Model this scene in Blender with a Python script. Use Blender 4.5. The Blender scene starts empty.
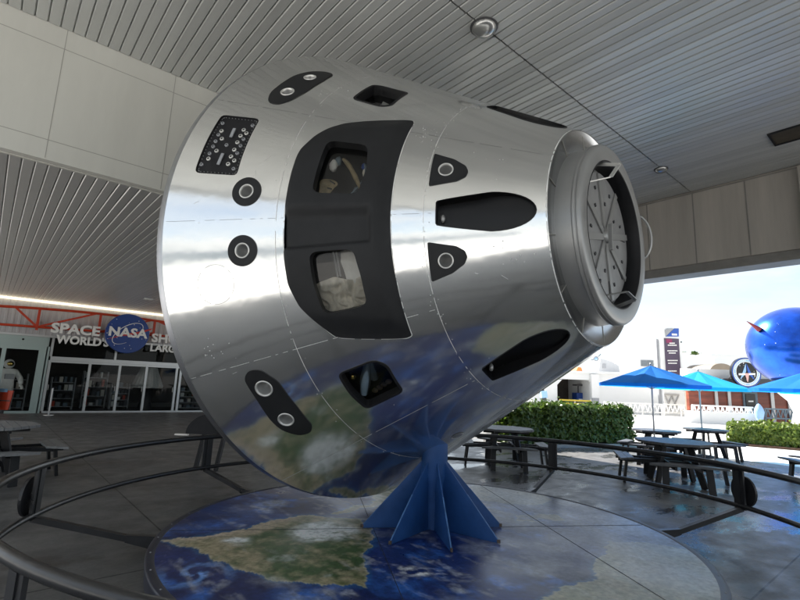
import bpy, bmesh, math, random
import numpy as np
from mathutils import Vector, Matrix, noise
from mathutils.geometry import delaunay_2d_cdt
random.seed(7); rng = np.random.default_rng(7)
PI = math.pi; R = math.radians
scene = bpy.context.scene
C = bpy.data.collections.new('place'); scene.collection.children.link(C)

# ------------------------------------------------------------------ materials
def mat(name, col, rough=.6, metal=0., spec=.5, var=0., vscale=3., bump=0., bscale=40., rvar=0., coat=0., aniso=0., stretch=None):
    m = bpy.data.materials.new(name); m.use_nodes = True
    nt = m.node_tree; N = nt.nodes; L = nt.links; b = N['Principled BSDF']
    b.inputs['Base Color'].default_value = (*col, 1); b.inputs['Roughness'].default_value = rough
    b.inputs['Metallic'].default_value = metal; b.inputs['Specular IOR Level'].default_value = spec
    if coat: b.inputs['Coat Weight'].default_value = coat; b.inputs['Coat Roughness'].default_value = .1
    if aniso: b.inputs['Anisotropic'].default_value = aniso
    if var or bump or rvar:
        tc = N.new('ShaderNodeTexCoord'); src = tc.outputs['Object']
        if stretch:
            mp = N.new('ShaderNodeMapping'); mp.inputs['Scale'].default_value = stretch; L.new(src, mp.inputs[0]); src = mp.outputs[0]
        nz = N.new('ShaderNodeTexNoise'); nz.inputs['Scale'].default_value = vscale; nz.inputs['Detail'].default_value = 6; nz.inputs['Roughness'].default_value = .65
        L.new(src, nz.inputs['Vector'])
        if var:
            rp = N.new('ShaderNodeMapRange'); rp.inputs[1].default_value = .3; rp.inputs[2].default_value = .7; rp.inputs[3].default_value = 1-var; rp.inputs[4].default_value = 1+var
            L.new(nz.outputs['Fac'], rp.inputs[0])
            mx = N.new('ShaderNodeVectorMath'); mx.operation = 'SCALE'; mx.inputs[0].default_value = col
            L.new(rp.outputs[0], mx.inputs['Scale']); L.new(mx.outputs[0], b.inputs['Base Color'])
        if rvar:
            rr = N.new('ShaderNodeMapRange'); rr.inputs[1].default_value = .3; rr.inputs[2].default_value = .7; rr.inputs[3].default_value = max(.02, rough-rvar); rr.inputs[4].default_value = rough+rvar
            L.new(nz.outputs['Fac'], rr.inputs[0]); L.new(rr.outputs[0], b.inputs['Roughness'])
        if bump:
            n2 = N.new('ShaderNodeTexNoise'); n2.inputs['Scale'].default_value = bscale; n2.inputs['Detail'].default_value = 4
            L.new(src, n2.inputs['Vector'])
            bp = N.new('ShaderNodeBump'); bp.inputs['Strength'].default_value = bump; bp.inputs['Distance'].default_value = .02
            L.new(n2.outputs['Fac'], bp.inputs['Height']); L.new(bp.outputs[0], b.inputs['Normal'])
    return m

M = {}
M['black'] = mat('matte_black', (.016, .016, .018), .55, spec=.25, var=.25, vscale=6)
M['hatch'] = mat('dark_grey_paint', (.020, .0205, .022), .55, spec=.25, var=.2, vscale=2.5, bump=.05, bscale=120)
M['void'] = mat('dark_void', (.008, .008, .009), .5)
M['scoop'] = mat('gloss_black', (.006, .006, .007), .35, spec=.3)
M['steel'] = mat('bright_steel', (.75, .75, .74), .22, 1.)
M['brushed'] = mat('brushed_rim', (.42, .43, .46), .38, 1., var=.12, vscale=3)
M['grey_metal'] = mat('grey_metal', (.34, .34, .335), .40, .5, var=.1, vscale=2, rvar=.06)
M['annulus'] = mat('annulus_metal', (.62, .63, .64), .24, 1., var=.08, vscale=3)
M['plate'] = mat('plate_grey', (.30, .30, .30), .45, .4, var=.15, vscale=5)
M['seam'] = mat('seam_sealant', (.78, .78, .76), .6, var=.3, vscale=9)
M['white_ring'] = mat('pale_ring', (.72, .71, .68), .35, .5)
M['rail'] = mat('rail_black', (.018, .0185, .021), .33, .0, var=.3, vscale=5, rvar=.08)
M['blue_paint'] = mat('blue_painted_steel', (.020, .080, .25), .42, var=.22, vscale=4, rvar=.1, bump=.06, bscale=30)
M['blue_edge'] = mat('worn_blue_edge', (.07, .17, .38), .5, var=.4, vscale=12)
M['rust'] = mat('rust_edge', (.10, .075, .06), .7, var=.4, vscale=20)
M['fascia'] = mat('fascia_panel', (.64, .635, .585), .5, var=.05, vscale=1.6, stretch=(1.5, 1, .35))
M['joint'] = mat('panel_joint', (.36, .35, .32), .7)
M['slat'] = mat('ceiling_slat', (.61, .62, .605), .36, .2, var=.05, vscale=1., stretch=(1, .15, 1))
M['slat_gap'] = mat('slat_gap', (.10, .10, .095), .8)
M['soffit'] = mat('soffit_slat', (.54, .535, .52), .32, .25, var=.08, vscale=1., stretch=(1, .15, 1))
M['red'] = mat('red_paint', (.52, .045, .012), .4, var=.12, vscale=3)
M['white'] = mat('white_paint', (.78, .78, .77), .5, var=.04, vscale=1.)
M['letter'] = mat('letter_white', (.90, .89, .86), .45)
M['logo_blue'] = mat('logo_blue', (.012, .055, .26), .35, var=.1)
M['logo_red'] = mat('logo_red', (.55, .03, .02), .4)
M['alu'] = mat('aluminium_frame', (.55, .56, .56), .35, .6)
M['green_frame'] = mat('greenish_frame', (.36, .44, .42), .35, .3)
M['siding'] = mat('grey_siding', (.46, .47, .49), .5, var=.06, vscale=2, stretch=(4, 1, .3))
M['trim'] = mat('emissive_trim', (.86, .80, .66), .3)
M['trim'].node_tree.nodes['Principled BSDF'].inputs['Emission Color'].default_value = (1, .88, .66, 1); M['trim'].node_tree.nodes['Principled BSDF'].inputs['Emission Strength'].default_value = .42  # trim strip with a warm emission of its own
M['roof'] = mat('roof_membrane', (.45, .45, .44), .8)
M['table'] = mat('dark_table_plastic', (.014, .014, .016), .5, spec=.3, var=.25, vscale=6, rvar=.1)
M['table_top'] = mat('worn_table_top', (.085, .088, .095), .5, var=.25, vscale=9, rvar=.1)
M['pale_top'] = mat('sun_bleached_top', (.24, .245, .25), .55, var=.2, vscale=9)  # lighter grey top, used on one table
M['pole'] = mat('pole_grey', (.45, .45, .45), .35, .6)
M['wall_white'] = mat('wall_white', (.80, .80, .79), .7, var=.03, vscale=.6)
M['grey'] = mat('mid_grey', (.32, .33, .35), .6, var=.1)
M['dark'] = mat('dark_grey', (.05, .05, .055), .6)
M['brown'] = mat('brown_dome', (.24, .20, .155), .6, var=.1)
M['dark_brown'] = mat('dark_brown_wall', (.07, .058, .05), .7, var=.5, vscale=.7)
M['redpanel'] = mat('red_brown_panel', (.20, .045, .022), .4, var=.5, vscale=.8, stretch=(.5, .5, 3))
M['yellow'] = mat('yellow_rail', (.65, .48, .04), .5)
M['orange'] = mat('orange_sheet', (.75, .22, .05), .6)
M['cream'] = mat('cream_fabric', (.74, .70, .62), .9, var=.15, vscale=8)
M['suit'] = mat('suit_white', (.76, .76, .74), .8, var=.1, vscale=8, bump=.3, bscale=14)
M['visor'] = mat('visor_gold', (.5, .36, .1), .1, 1.)
M['tan'] = mat('tan_leather', (.25, .20, .115), .7, var=.4, vscale=12)
M['bluegrey'] = mat('blue_grey_part', (.13, .18, .22), .5, var=.2, vscale=9)
M['soil'] = mat('mulch', (.10, .055, .035), .9, var=.4, vscale=10)
M['kerb'] = mat('planter_kerb', (.33, .33, .32), .8, var=.1)
M['screen'] = mat('menu_black', (.01, .01, .012), .2)
M['banner'] = mat('banner_purple', (.085, .06, .10), .5, var=.15, vscale=1.)
M['banner_red'] = mat('banner_magenta', (.25, .03, .10), .5)
M['banner_blue'] = mat('banner_blue', (.03, .10, .42), .5)
M['pale_blue'] = mat('pale_blue_paint', (.30, .50, .75), .5)
M['pink'] = mat('pink_paint', (.72, .42, .38), .5)

def island_tone(m, lo, hi):
    nt = m.node_tree; N = nt.nodes; L = nt.links; b = N['Principled BSDF']; src = b.inputs['Base Color'].links[0].from_socket
    g = N.new('ShaderNodeNewGeometry'); r = N.new('ShaderNodeMapRange'); r.inputs[3].default_value = lo; r.inputs[4].default_value = hi; L.new(g.outputs['Random Per Island'], r.inputs[0])
    v = N.new('ShaderNodeVectorMath'); v.operation = 'SCALE'; L.new(src, v.inputs[0]); L.new(r.outputs[0], v.inputs['Scale']); L.new(v.outputs[0], b.inputs['Base Color'])
island_tone(M['slat'], .90, 1.06); island_tone(M['soffit'], .94, 1.05)
def umbrella_mat(name, col):
    m = bpy.data.materials.new(name); m.use_nodes = True; nt = m.node_tree; N = nt.nodes; L = nt.links
    b = N['Principled BSDF']; b.inputs['Base Color'].default_value = (*col, 1); b.inputs['Roughness'].default_value = .8
    t = N.new('ShaderNodeBsdfTranslucent'); t.inputs['Color'].default_value = (*[min(1, c*1.3) for c in col], 1)
    mx = N.new('ShaderNodeMixShader'); mx.inputs[0].default_value = .6
    L.new(b.outputs[0], mx.inputs[1]); L.new(t.outputs[0], mx.inputs[2]); L.new(mx.outputs[0], N['Material Output'].inputs[0]); return m
M['umb'] = umbrella_mat('blue_canvas', (.012, .24, .74))
M['umb_sunlit'] = umbrella_mat('sunlit_canvas', (.02, .44, .76))  # the blue canvas again, with its sunlit glow put into the colour

def leaf_mat(name, c1, c2):
    m = bpy.data.materials.new(name); m.use_nodes = True; nt = m.node_tree; N = nt.nodes; L = nt.links
    b = N['Principled BSDF']; b.inputs['Roughness'].default_value = .45
    g = N.new('ShaderNodeNewGeometry'); r = N.new('ShaderNodeMix'); r.data_type = 'RGBA'
    L.new(g.outputs['Random Per Island'], r.inputs[0]); r.inputs[6].default_value = (*c1, 1); r.inputs[7].default_value = (*c2, 1)
    L.new(r.outputs[2], b.inputs['Base Color'])
    t = N.new('ShaderNodeBsdfTranslucent'); L.new(r.outputs[2], t.inputs['Color'])
    mx = N.new('ShaderNodeMixShader'); mx.inputs[0].default_value = .35
    L.new(b.outputs[0], mx.inputs[1]); L.new(t.outputs[0], mx.inputs[2]); L.new(mx.outputs[0], N['Material Output'].inputs[0]); return m
M['leaf'] = leaf_mat('hedge_leaf', (.035, .085, .012), (.11, .17, .025))
M['leaf2'] = leaf_mat('bright_hedge_leaf', (.06, .12, .015), (.20, .26, .04))

def glass_mat(name, tint, refl):
    m = bpy.data.materials.new(name); m.use_nodes = True; nt = m.node_tree; N = nt.nodes; L = nt.links
    N.remove(N['Principled BSDF'])
    t = N.new('ShaderNodeBsdfTransparent'); t.inputs[0].default_value = (*tint, 1)
    g = N.new('ShaderNodeBsdfGlossy'); g.inputs['Roughness'].default_value = .02
    lw = N.new('ShaderNodeLayerWeight'); lw.inputs[0].default_value = refl
    mx = N.new('ShaderNodeMixShader'); L.new(lw.outputs['Fresnel'], mx.inputs[0]); L.new(t.outputs[0], mx.inputs[1]); L.new(g.outputs[0], mx.inputs[2])
    L.new(mx.outputs[0], N['Material Output'].inputs[0]); return m
M['glass'] = glass_mat('shop_glass', (.70, .73, .73), .22)
M['bay_glass'] = glass_mat('bay_glass', (.93, .95, .94), .12)
M['cab_glass'] = glass_mat('capsule_glass', (.82, .82, .80), .34)
M['globe'] = mat('globe_blue', (.012, .10, .60), .24, .85, var=.45, vscale=1.0, coat=.25)

def hull_mat():
    m = bpy.data.materials.new('polished_aluminium'); m.use_nodes = True; nt = m.node_tree; N = nt.nodes; L = nt.links
    b = N['Principled BSDF']; b.inputs['Metallic'].default_value = 1
    tc = N.new('ShaderNodeTexCoord')
    nz = N.new('ShaderNodeTexNoise'); nz.inputs['Scale'].default_value = 1.6; nz.inputs['Detail'].default_value = 8; nz.inputs['Roughness'].default_value = .7
    L.new(tc.outputs['Object'], nz.inputs['Vector'])
    rr = N.new('ShaderNodeMapRange'); rr.inputs[1].default_value = .3; rr.inputs[2].default_value = .75; rr.inputs[3].default_value = .09; rr.inputs[4].default_value = .17
    L.new(nz.outputs['Fac'], rr.inputs[0]); L.new(rr.outputs[0], b.inputs['Roughness'])
    # fine pits and scratches: tiny pale specks
    vo = N.new('ShaderNodeTexVoronoi'); vo.inputs['Scale'].default_value = 9; L.new(tc.outputs['Object'], vo.inputs['Vector'])
    sp = N.new('ShaderNodeMapRange'); sp.inputs[1].default_value = .03; sp.inputs[2].default_value = .045; sp.inputs[3].default_value = 1; sp.inputs[4].default_value = 0
    L.new(vo.outputs['Distance'], sp.inputs[0])
    n3 = N.new('ShaderNodeTexNoise'); n3.inputs['Scale'].default_value = 1.1; L.new(tc.outputs['Object'], n3.inputs['Vector'])
    cl = N.new('ShaderNodeMapRange'); cl.inputs[1].default_value = .56; cl.inputs[2].default_value = .62; L.new(n3.outputs['Fac'], cl.inputs[0])
    ml = N.new('ShaderNodeMath'); ml.operation = 'MULTIPLY'; L.new(sp.outputs[0], ml.inputs[0]); L.new(cl.outputs[0], ml.inputs[1])
    mx = N.new('ShaderNodeMix'); mx.data_type = 'RGBA'; mx.inputs[6].default_value = (.87, .87, .855, 1); mx.inputs[7].default_value = (.9, .9, .88, 1)
    L.new(ml.outputs[0], mx.inputs[0]); L.new(mx.outputs[2], b.inputs['Base Color'])
    mt = N.new('ShaderNodeMath'); mt.operation = 'SUBTRACT'; mt.inputs[0].default_value = 1; L.new(ml.outputs[0], mt.inputs[1]); L.new(mt.outputs[0], b.inputs['Metallic'])
    wv = N.new('ShaderNodeTexNoise'); wv.inputs['Scale'].default_value = 2.2; wv.inputs['Detail'].default_value = 3; L.new(tc.outputs['Object'], wv.inputs['Vector'])
    bp = N.new('ShaderNodeBump'); bp.inputs['Strength'].default_value = .10; bp.inputs['Distance'].default_value = .05
    L.new(wv.outputs['Fac'], bp.inputs['Height']); L.new(bp.outputs[0], b.inputs['Normal'])
    # worn mill finish: part of the light is scattered in a wide lobe
    b2 = N.new('ShaderNodeBsdfPrincipled'); b2.inputs['Metallic'].default_value = 1; b2.inputs['Roughness'].default_value = .46; L.new(mx.outputs[2], b2.inputs['Base Color'])
    ms = N.new('ShaderNodeMixShader'); ms.inputs[0].default_value = .24; L.new(b.outputs[0], ms.inputs[1]); L.new(b2.outputs[0], ms.inputs[2]); L.new(ms.outputs[0], N['Material Output'].inputs[0])
    return m
M['hull'] = hull_mat()

def paint_mat():
    m = bpy.data.materials.new('earth_map_paint'); m.use_nodes = True; nt = m.node_tree; N = nt.nodes; L = nt.links
    b = N['Principled BSDF']; b.inputs['Specular IOR Level'].default_value = .38; a = N.new('ShaderNodeAttribute'); a.attribute_name = 'paint'
    tc = N.new('ShaderNodeTexCoord')
    nz = N.new('ShaderNodeTexNoise'); nz.inputs['Scale'].default_value = 26; nz.inputs['Detail'].default_value = 6; L.new(tc.outputs['Object'], nz.inputs['Vector'])
    rp = N.new('ShaderNodeMapRange'); rp.inputs[1].default_value = .3; rp.inputs[2].default_value = .7; rp.inputs[3].default_value = .72; rp.inputs[4].default_value = 1.28
    L.new(nz.outputs['Fac'], rp.inputs[0])
    sc = N.new('ShaderNodeVectorMath'); sc.operation = 'SCALE'; L.new(a.outputs['Color'], sc.inputs[0]); L.new(rp.outputs[0], sc.inputs['Scale'])
    # scuffs and pale chips
    vo = N.new('ShaderNodeTexVoronoi'); vo.inputs['Scale'].default_value = 7; L.new(tc.outputs['Object'], vo.inputs['Vector'])
    ch = N.new('ShaderNodeMapRange'); ch.inputs[1].default_value = .025; ch.inputs[2].default_value = .04; ch.inputs[3].default_value = .8; ch.inputs[4].default_value = 0; L.new(vo.outputs['Distance'], ch.inputs[0])
    mx = N.new('ShaderNodeMix'); mx.data_type = 'RGBA'; L.new(ch.outputs[0], mx.inputs[0]); L.new(sc.outputs[0], mx.inputs[6]); mx.inputs[7].default_value = (.45, .45, .42, 1)
    L.new(mx.outputs[2], b.inputs['Base Color'])
    n2 = N.new('ShaderNodeTexNoise'); n2.inputs['Scale'].default_value = 2.0; n2.inputs['Detail'].default_value = 8; L.new(tc.outputs['Object'], n2.inputs['Vector'])
    rr = N.new('ShaderNodeMapRange'); rr.inputs[1].default_value = .3; rr.inputs[2].default_value = .7; rr.inputs[3].default_value = .27; rr.inputs[4].default_value = .46
    L.new(n2.outputs['Fac'], rr.inputs[0]); L.new(rr.outputs[0], b.inputs['Roughness'])
    return m
M['paint'] = paint_mat()

def floor_mat():
    m = bpy.data.materials.new('wet_concrete'); m.use_nodes = True; nt = m.node_tree; N = nt.nodes; L = nt.links
    b = N['Principled BSDF']; tc = N.new('ShaderNodeTexCoord'); src = tc.outputs['Object']
    def noi(s, d=6, r=.6, st=None):
        n = N.new('ShaderNodeTexNoise'); n.inputs['Scale'].default_value = s; n.inputs['Detail'].default_value = d; n.inputs['Roughness'].default_value = r
        if st:
            mp = N.new('ShaderNodeMapping'); mp.inputs['Scale'].default_value = st; mp.inputs['Rotation'].default_value = (0, 0, .6); L.new(src, mp.inputs[0]); L.new(mp.outputs[0], n.inputs['Vector'])
        else: L.new(src, n.inputs['Vector'])
        return n.outputs['Fac']
    def mr(x, a, c, d, e):
        q = N.new('ShaderNodeMapRange'); q.inputs[1].default_value = a; q.inputs[2].default_value = c; q.inputs[3].default_value = d; q.inputs[4].default_value = e; L.new(x, q.inputs[0]); return q.outputs[0]
    def mixc(f, c1, c2):
        q = N.new('ShaderNodeMix'); q.data_type = 'RGBA'; L.new(f, q.inputs[0])
        for i, c in ((6, c1), (7, c2)):
            if isinstance(c, tuple): q.inputs[i].default_value = (*c, 1)
            else: L.new(c, q.inputs[i])
        return q.outputs[2]
    base = mixc(mr(noi(1.1, 9, .7), .3, .7, 0, 1), (.078, .077, .076), (.165, .162, .158))
    fine = mr(noi(30, 4), .3, .7, 0, .35); base = mixc(fine, base, (.21, .21, .205))
    scrape = mr(noi(1.3, 9, .75, (.35, 2.5, 1)), .60, .70, 0, .55); base = mixc(scrape, base, (.22, .22, .215))
    stain = mr(noi(.55, 7, .65), .55, .60, 0, .75); base = mixc(stain, base, (.05, .042, .035))
    wet = mr(noi(.62, 9, .68, (1, 1.9, 1)), .49, .57, 0, 1)
    base = mixc(mr(noi(.62, 9, .68, (1, 1.9, 1)), .49, .57, 0, .5), base, (.055, .056, .06))
    # slab joints
    sx = N.new('ShaderNodeSeparateXYZ'); L.new(src, sx.inputs[0])
    js = []
    for ax, o in ((0, 1.63), (1, 1.266)):
        ad = N.new('ShaderNodeMath'); ad.operation = 'ADD'; L.new(sx.outputs[ax], ad.inputs[0]); ad.inputs[1].default_value = 330-o+1.65
        md = N.new('ShaderNodeMath'); md.operation = 'MODULO'; L.new(ad.outputs[0], md.inputs[0]); md.inputs[1].default_value = 3.3
        su = N.new('ShaderNodeMath'); su.operation = 'SUBTRACT'; L.new(md.outputs[0], su.inputs[0]); su.inputs[1].default_value = 1.65
        ab = N.new('ShaderNodeMath'); ab.operation = 'ABSOLUTE'; L.new(su.outputs[0], ab.inputs[0])
        js.append(mr(ab.outputs[0], .006, .011, 1, 0))
    mxj = N.new('ShaderNodeMath'); mxj.operation = 'MAXIMUM'; L.new(js[0], mxj.inputs[0]); L.new(js[1], mxj.inputs[1])
    base = mixc(mxj.outputs[0], base, (.012, .012, .012))
    L.new(base, b.inputs['Base Color'])
    side = mr(sx.outputs[0], 2.5, 7.5, .12, 1); far = mr(sx.outputs[1], 8, 13, 1, .15)
    wm = N.new('ShaderNodeMath'); wm.operation = 'MULTIPLY'; L.new(wet, wm.inputs[0]); L.new(side, wm.inputs[1])
    wm2 = N.new('ShaderNodeMath'); wm2.operation = 'MULTIPLY'; L.new(wm.outputs[0], wm2.inputs[0]); L.new(far, wm2.inputs[1])
    rq = N.new('ShaderNodeMix'); rq.data_type = 'FLOAT'; L.new(wm2.outputs[0], rq.inputs[0]); L.new(mr(noi(3, 6), .3, .7, .34, .6), rq.inputs[2]); rq.inputs[3].default_value = .17
    L.new(rq.outputs[0], b.inputs['Roughness'])
    bp = N.new('ShaderNodeBump'); bp.inputs['Strength'].default_value = .25; bp.inputs['Distance'].default_value = .01; L.new(noi(9, 8, .7), bp.inputs['Height'])
    L.new(bp.outputs[0], b.inputs['Normal'])
    return m
M['floor'] = floor_mat()
M['plaza'] = mat('plaza_paving', (.56, .555, .54), .7, var=.12, vscale=.35, bump=.1, bscale=12)
M['beam'] = mat('weathered_beam', (.40, .37, .33), .6, var=.16, vscale=1.0, stretch=(1, 2.5, .25))
M['beam_lip'] = mat('beam_lip', (.22, .21, .195), .6, var=.15)

# ------------------------------------------------------------------ object helpers
def link(name, me, m=None, parent=None):
    o = bpy.data.objects.new(name, me); C.objects.link(o)
    if m is not None: me.materials.append(m)
    if parent is not None:
        o.parent = parent
    return o
def tag(o, label=None, cat=None, group=None, kind=None):
    if label: o['label'] = label
    if cat: o['category'] = cat
    if group: o['group'] = group
    if kind: o['kind'] = kind
    return o
def thing(name, label, cat, loc=(0, 0, 0), rz=0., group=None):
    o = bpy.data.objects.new(name, None); C.objects.link(o); o.location = loc; o.rotation_euler = (0, 0, rz); o.empty_display_size = .2
    return tag(o, label, cat, group)
class MB:
    def __init__(s): s.v = []; s.f = []; s.sm = []
    def add(s, vs, fs, smooth=False):
        n = len(s.v); s.v += [tuple(v) for v in vs]; s.f += [tuple(i+n for i in f) for f in fs]; s.sm += [smooth]*len(fs); return s
    def box(s, x0, x1, y0, y1, z0, z1, fr=None):
        vs = [Vector((x, y, z)) for z in (z0, z1) for y in (y0, y1) for x in (x0, x1)]
        if fr: vs = [fr(v) for v in vs]
        return s.add(vs, [(0, 2, 3, 1), (4, 5, 7, 6), (0, 1, 5, 4), (2, 6, 7, 3), (0, 4, 6, 2), (1, 3, 7, 5)])
    def prism(s, poly, ax0, ax1, fn):
        """poly [(u,v)] extruded from ax0 to ax1, fn(u,v,w)->xyz"""
        n = len(poly); vs = [fn(u, v, w) for w in (ax0, ax1) for u, v in poly]
        return s.add(vs, [tuple(range(n))[::-1], tuple(range(n, 2*n))]+[(i, (i+1) % n, n+(i+1) % n, n+i) for i in range(n)])
    def tube(s, pts, r, n=12, closed=False, caps=True):
        pts = [Vector(p) for p in pts]; k = len(pts); rs = r if isinstance(r, (list, tuple)) else [r]*k
        up = None; rings = []
        for i, p in enumerate(pts):
            if closed: t = (pts[(i+1) % k]-pts[i-1])
            else: t = pts[min(i+1, k-1)]-pts[max(i-1, 0)]
            t.normalize()
            if up is None:
                up = Vector((0, 0, 1)) if abs(t.z) < .9 else Vector((1, 0, 0))
            x = t.cross(up).normalized(); y = x.cross(t).normalized(); up = y
            rings.append([p+(x*math.cos(2*PI*j/n)+y*math.sin(2*PI*j/n))*rs[i] for j in range(n)])
        vs = [v for g in rings for v in g]; fs = []
        for i in range(k if closed else k-1):
            a = i*n; b = ((i+1) % k)*n
            fs += [(a+j, a+(j+1) % n, b+(j+1) % n, b+j) for j in range(n)]
        s.add(vs, fs, True)
        if caps and not closed:
            s.add(rings[0], [tuple(range(n))[::-1]]); s.add(rings[-1], [tuple(range(n))])
        return s
    def bar(s, p, q, w, h=None, up=(0, 0, 1)):
        p = Vector(p); q = Vector(q); h = h or w; t = (q-p).normalized(); u = Vector(up)
        if abs(t.dot(u)) > .97: u = Vector((1, 0, 0))
        x = t.cross(u).normalized()*w/2; y = x.cross(t).normalized()*h/2
        vs = [c+a*x+b*y for c in (p, q) for a, b in ((-1, -1), (1, -1), (1, 1), (-1, 1))]
        return s.add(vs, [(3, 2, 1, 0), (4, 5, 6, 7)]+[(i, (i+1) % 4, 4+(i+1) % 4, 4+i) for i in range(4)])
    def lathe(s, prof, fn, n=64, smooth=True):
        """prof [(t,r)], fn(t,r,ang)->xyz"""
        vs = [fn(t, r, 2*PI*j/n) for t, r in prof for j in range(n)]
        fs = [(i*n+j, i*n+(j+1) % n, (i+1)*n+(j+1) % n, (i+1)*n+j) for i in range(len(prof)-1) for j in range(n)]
        return s.add(vs, fs, smooth)
    def sphere(s, c, r, sc=(1, 1, 1), n=24, m=14):
        vs = []; fs = []
        for i in range(m+1):
            th = PI*i/m
            for j in range(n):
                ph = 2*PI*j/n; vs.append((c[0]+r*sc[0]*math.sin(th)*math.cos(ph), c[1]+r*sc[1]*math.sin(th)*math.sin(ph), c[2]+r*sc[2]*math.cos(th)))
        for i in range(m):
            for j in range(n): fs.append((i*n+j, (i+1)*n+j, (i+1)*n+(j+1) % n, i*n+(j+1) % n))
        return s.add(vs, fs, True)
    def build(s, name, m, parent=None, off=None, bevel=0.):
        me = bpy.data.meshes.new(name)
        vs = s.v
        if off is not None: vs = [(v[0]-off[0], v[1]-off[1], v[2]-off[2]) for v in vs]
        me.from_pydata(vs, [], s.f); me.polygons.foreach_set('use_smooth', s.sm); me.update()
        o = link(name, me, m, parent)
        if bevel:
            b = o.modifiers.new('bevel', 'BEVEL'); b.width = bevel; b.segments = 2; b.limit_method = 'ANGLE'; b.angle_limit = R(40)
        return o
def struct(name, mb, m, parent=None):
    if parent is not None: return mb.build(name, m, parent)
    return struct0(name, mb, m)
def struct0(name, mb, m): o = mb.build(name, m); o['kind'] = 'structure'; return o
def copy_tree(o, parent=None):
    c = o.copy(); C.objects.link(c)
    if parent is not None: c.parent = parent
    for ch in list(o.children): copy_tree(ch, c)
    return c
def text_mesh(name, txt, size, m, parent, mtx, bold=.012, depth=.02, sx=1., align='CENTER'):
    cu = bpy.data.curves.new('t', 'FONT'); cu.body = txt; cu.size = size; cu.extrude = depth; cu.offset = bold*size; cu.align_x = align; cu.align_y = 'CENTER'; cu.resolution_u = 3
    ob = bpy.data.objects.new('t', cu); C.objects.link(ob)
    dg = bpy.context.evaluated_depsgraph_get(); me = bpy.data.meshes.new_from_object(ob.evaluated_get(dg))
    bpy.data.objects.remove(ob); bpy.data.curves.remove(cu)
    me.transform(mtx @ Matrix.Diagonal((sx, 1, 1, 1))); me.materials.clear()
    return link(name, me, m, parent)

# ------------------------------------------------------------------ camera
F_PX = 475.7; PITCH = .1743; ROLL = .0404
RT = Vector((.75973, -.65024, 0)); FW = Vector((.65024, .75973, 0)); UP = Vector((0, 0, 1))
fw = FW*math.cos(PITCH)+UP*math.sin(PITCH); u0 = -FW*math.sin(PITCH)+UP*math.cos(PITCH)
rt = RT*math.cos(ROLL)+u0*math.sin(ROLL); up = -RT*math.sin(ROLL)+u0*math.cos(ROLL)
cd = bpy.data.cameras.new('camera'); cam = bpy.data.objects.new('camera', cd); C.objects.link(cam); scene.camera = cam
mw = Matrix(((rt.x, up.x, -fw.x, 0), (rt.y, up.y, -fw.y, 0), (rt.z, up.z, -fw.z, 1.6), (0, 0, 0, 1)))
cam.matrix_world = mw; cd.sensor_width = 36; cd.lens = F_PX/800*36; cd.clip_end = 2000; cd.clip_start = .05
def UZ(px, py, d):
    """surveyed position: how far to the side and how high a point at forward distance d stands"""
    v = rt*((px-400)/F_PX)+up*((300-py)/F_PX)+fw; s = d/v.dot(FW); return v.dot(RT)*s, 1.6+v.z*s
def G(u, f, z=0.): return RT*u+FW*f+UP*z
def gf(v): return G(v.x, v.y, v.z)
CAMYAW = math.atan2(RT.y, RT.x)

# ------------------------------------------------------------------ setting: ground, canopy
struct('ground', MB().add([(-400, -400, 0), (400, -400, 0), (400, 400, 0), (-400, 400, 0)], [(0, 1, 2, 3)]), M['plaza'])
struct('floor', MB().add([(-4.6, -8, .004), (15.2, -8, .004), (15.2, 26, .004), (-4.6, 26, .004)], [(0, 1, 2, 3)]), M['floor'])

canopy = thing('canopy_building', 'broad flat canopy with a slatted metal ceiling, cream fascia and weathered concrete edge beam', 'canopy')
ZC = 5.92; ZS = 4.16; BF = 7.04; PITCHS = .1322; AL = -3.9; AR = 10.99; BB = -7.5
cb = MB(); k = 0
a0 = 1.18-PITCHS*38
def slats(mb, a_start, a_end, b0, b1, z, gap, breaks=()):
    rs = random.Random(3); n = int((a_end-a_start)/PITCHS)
    edges = [b0]+list(breaks)+[b1]
    for i in range(n):
        x0 = a_start+i*PITCHS+gap/2; x1 = a_start+(i+1)*PITCHS-gap/2
        if x1 > a_end: x1 = a_end
        tl = rs.uniform(-.0022, .0022)
        for e0, e1 in zip(edges[:-1], edges[1:]):
            y0, y1 = e0+.009, e1-.009
            r = .011
            prof = [(x0, z+.03), (x0, z+r+tl), (x0+r, z+tl), (x1-r, z-tl), (x1, z+r-tl), (x1, z+.03)]
            vs = [(x, y, zz) for y in (y0, y1) for x, zz in prof]
            mb.add(vs, [(j, j+1, 6+j+1, 6+j) for j in range(5)])
slats(cb, a0, AR, BB, BF, ZC, .008, (3.32,))
ceiling_ = struct('ceiling', cb, M['slat'], canopy)
sb = MB(); slats(sb, a0, 11.45, BF+.16, 22.3, ZS, .006)
soffit_ = struct('soffit', sb, M['soffit'], canopy)
g = MB(); g.box(AL-.5, 11.5, BB-.3, BF+.2, ZC+.035, ZC+.25)
g.box(AL-.5, 11.5, BF+.2, 26, ZS+.036, ZC+.25)
roof_ = struct('roof', g, M['roof'], canopy)
fs = MB(); fs.box(AL, AR, BF, BF+.12, ZS-.02, ZC+.03); fs.box(AL, AR, BF+.12, BF+.158, ZS-.03, ZS+.034)
fascia_ = struct('fascia', fs, M['fascia'], canopy)
fj = MB()
x = .2-1.32*5
while x < AR:
    fj.box(x-.004, x+.004, BF-.0015, BF+.01, ZS, ZC); x += 1.32
fj.box(AL, AR, BF-.0018, BF+.01, 5.645, 5.653); fj.box(AL, AR, BF-.0018, BF+.01, 4.391, 4.399)
struct('panel_joint', fj, M['joint'], fascia_)
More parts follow.
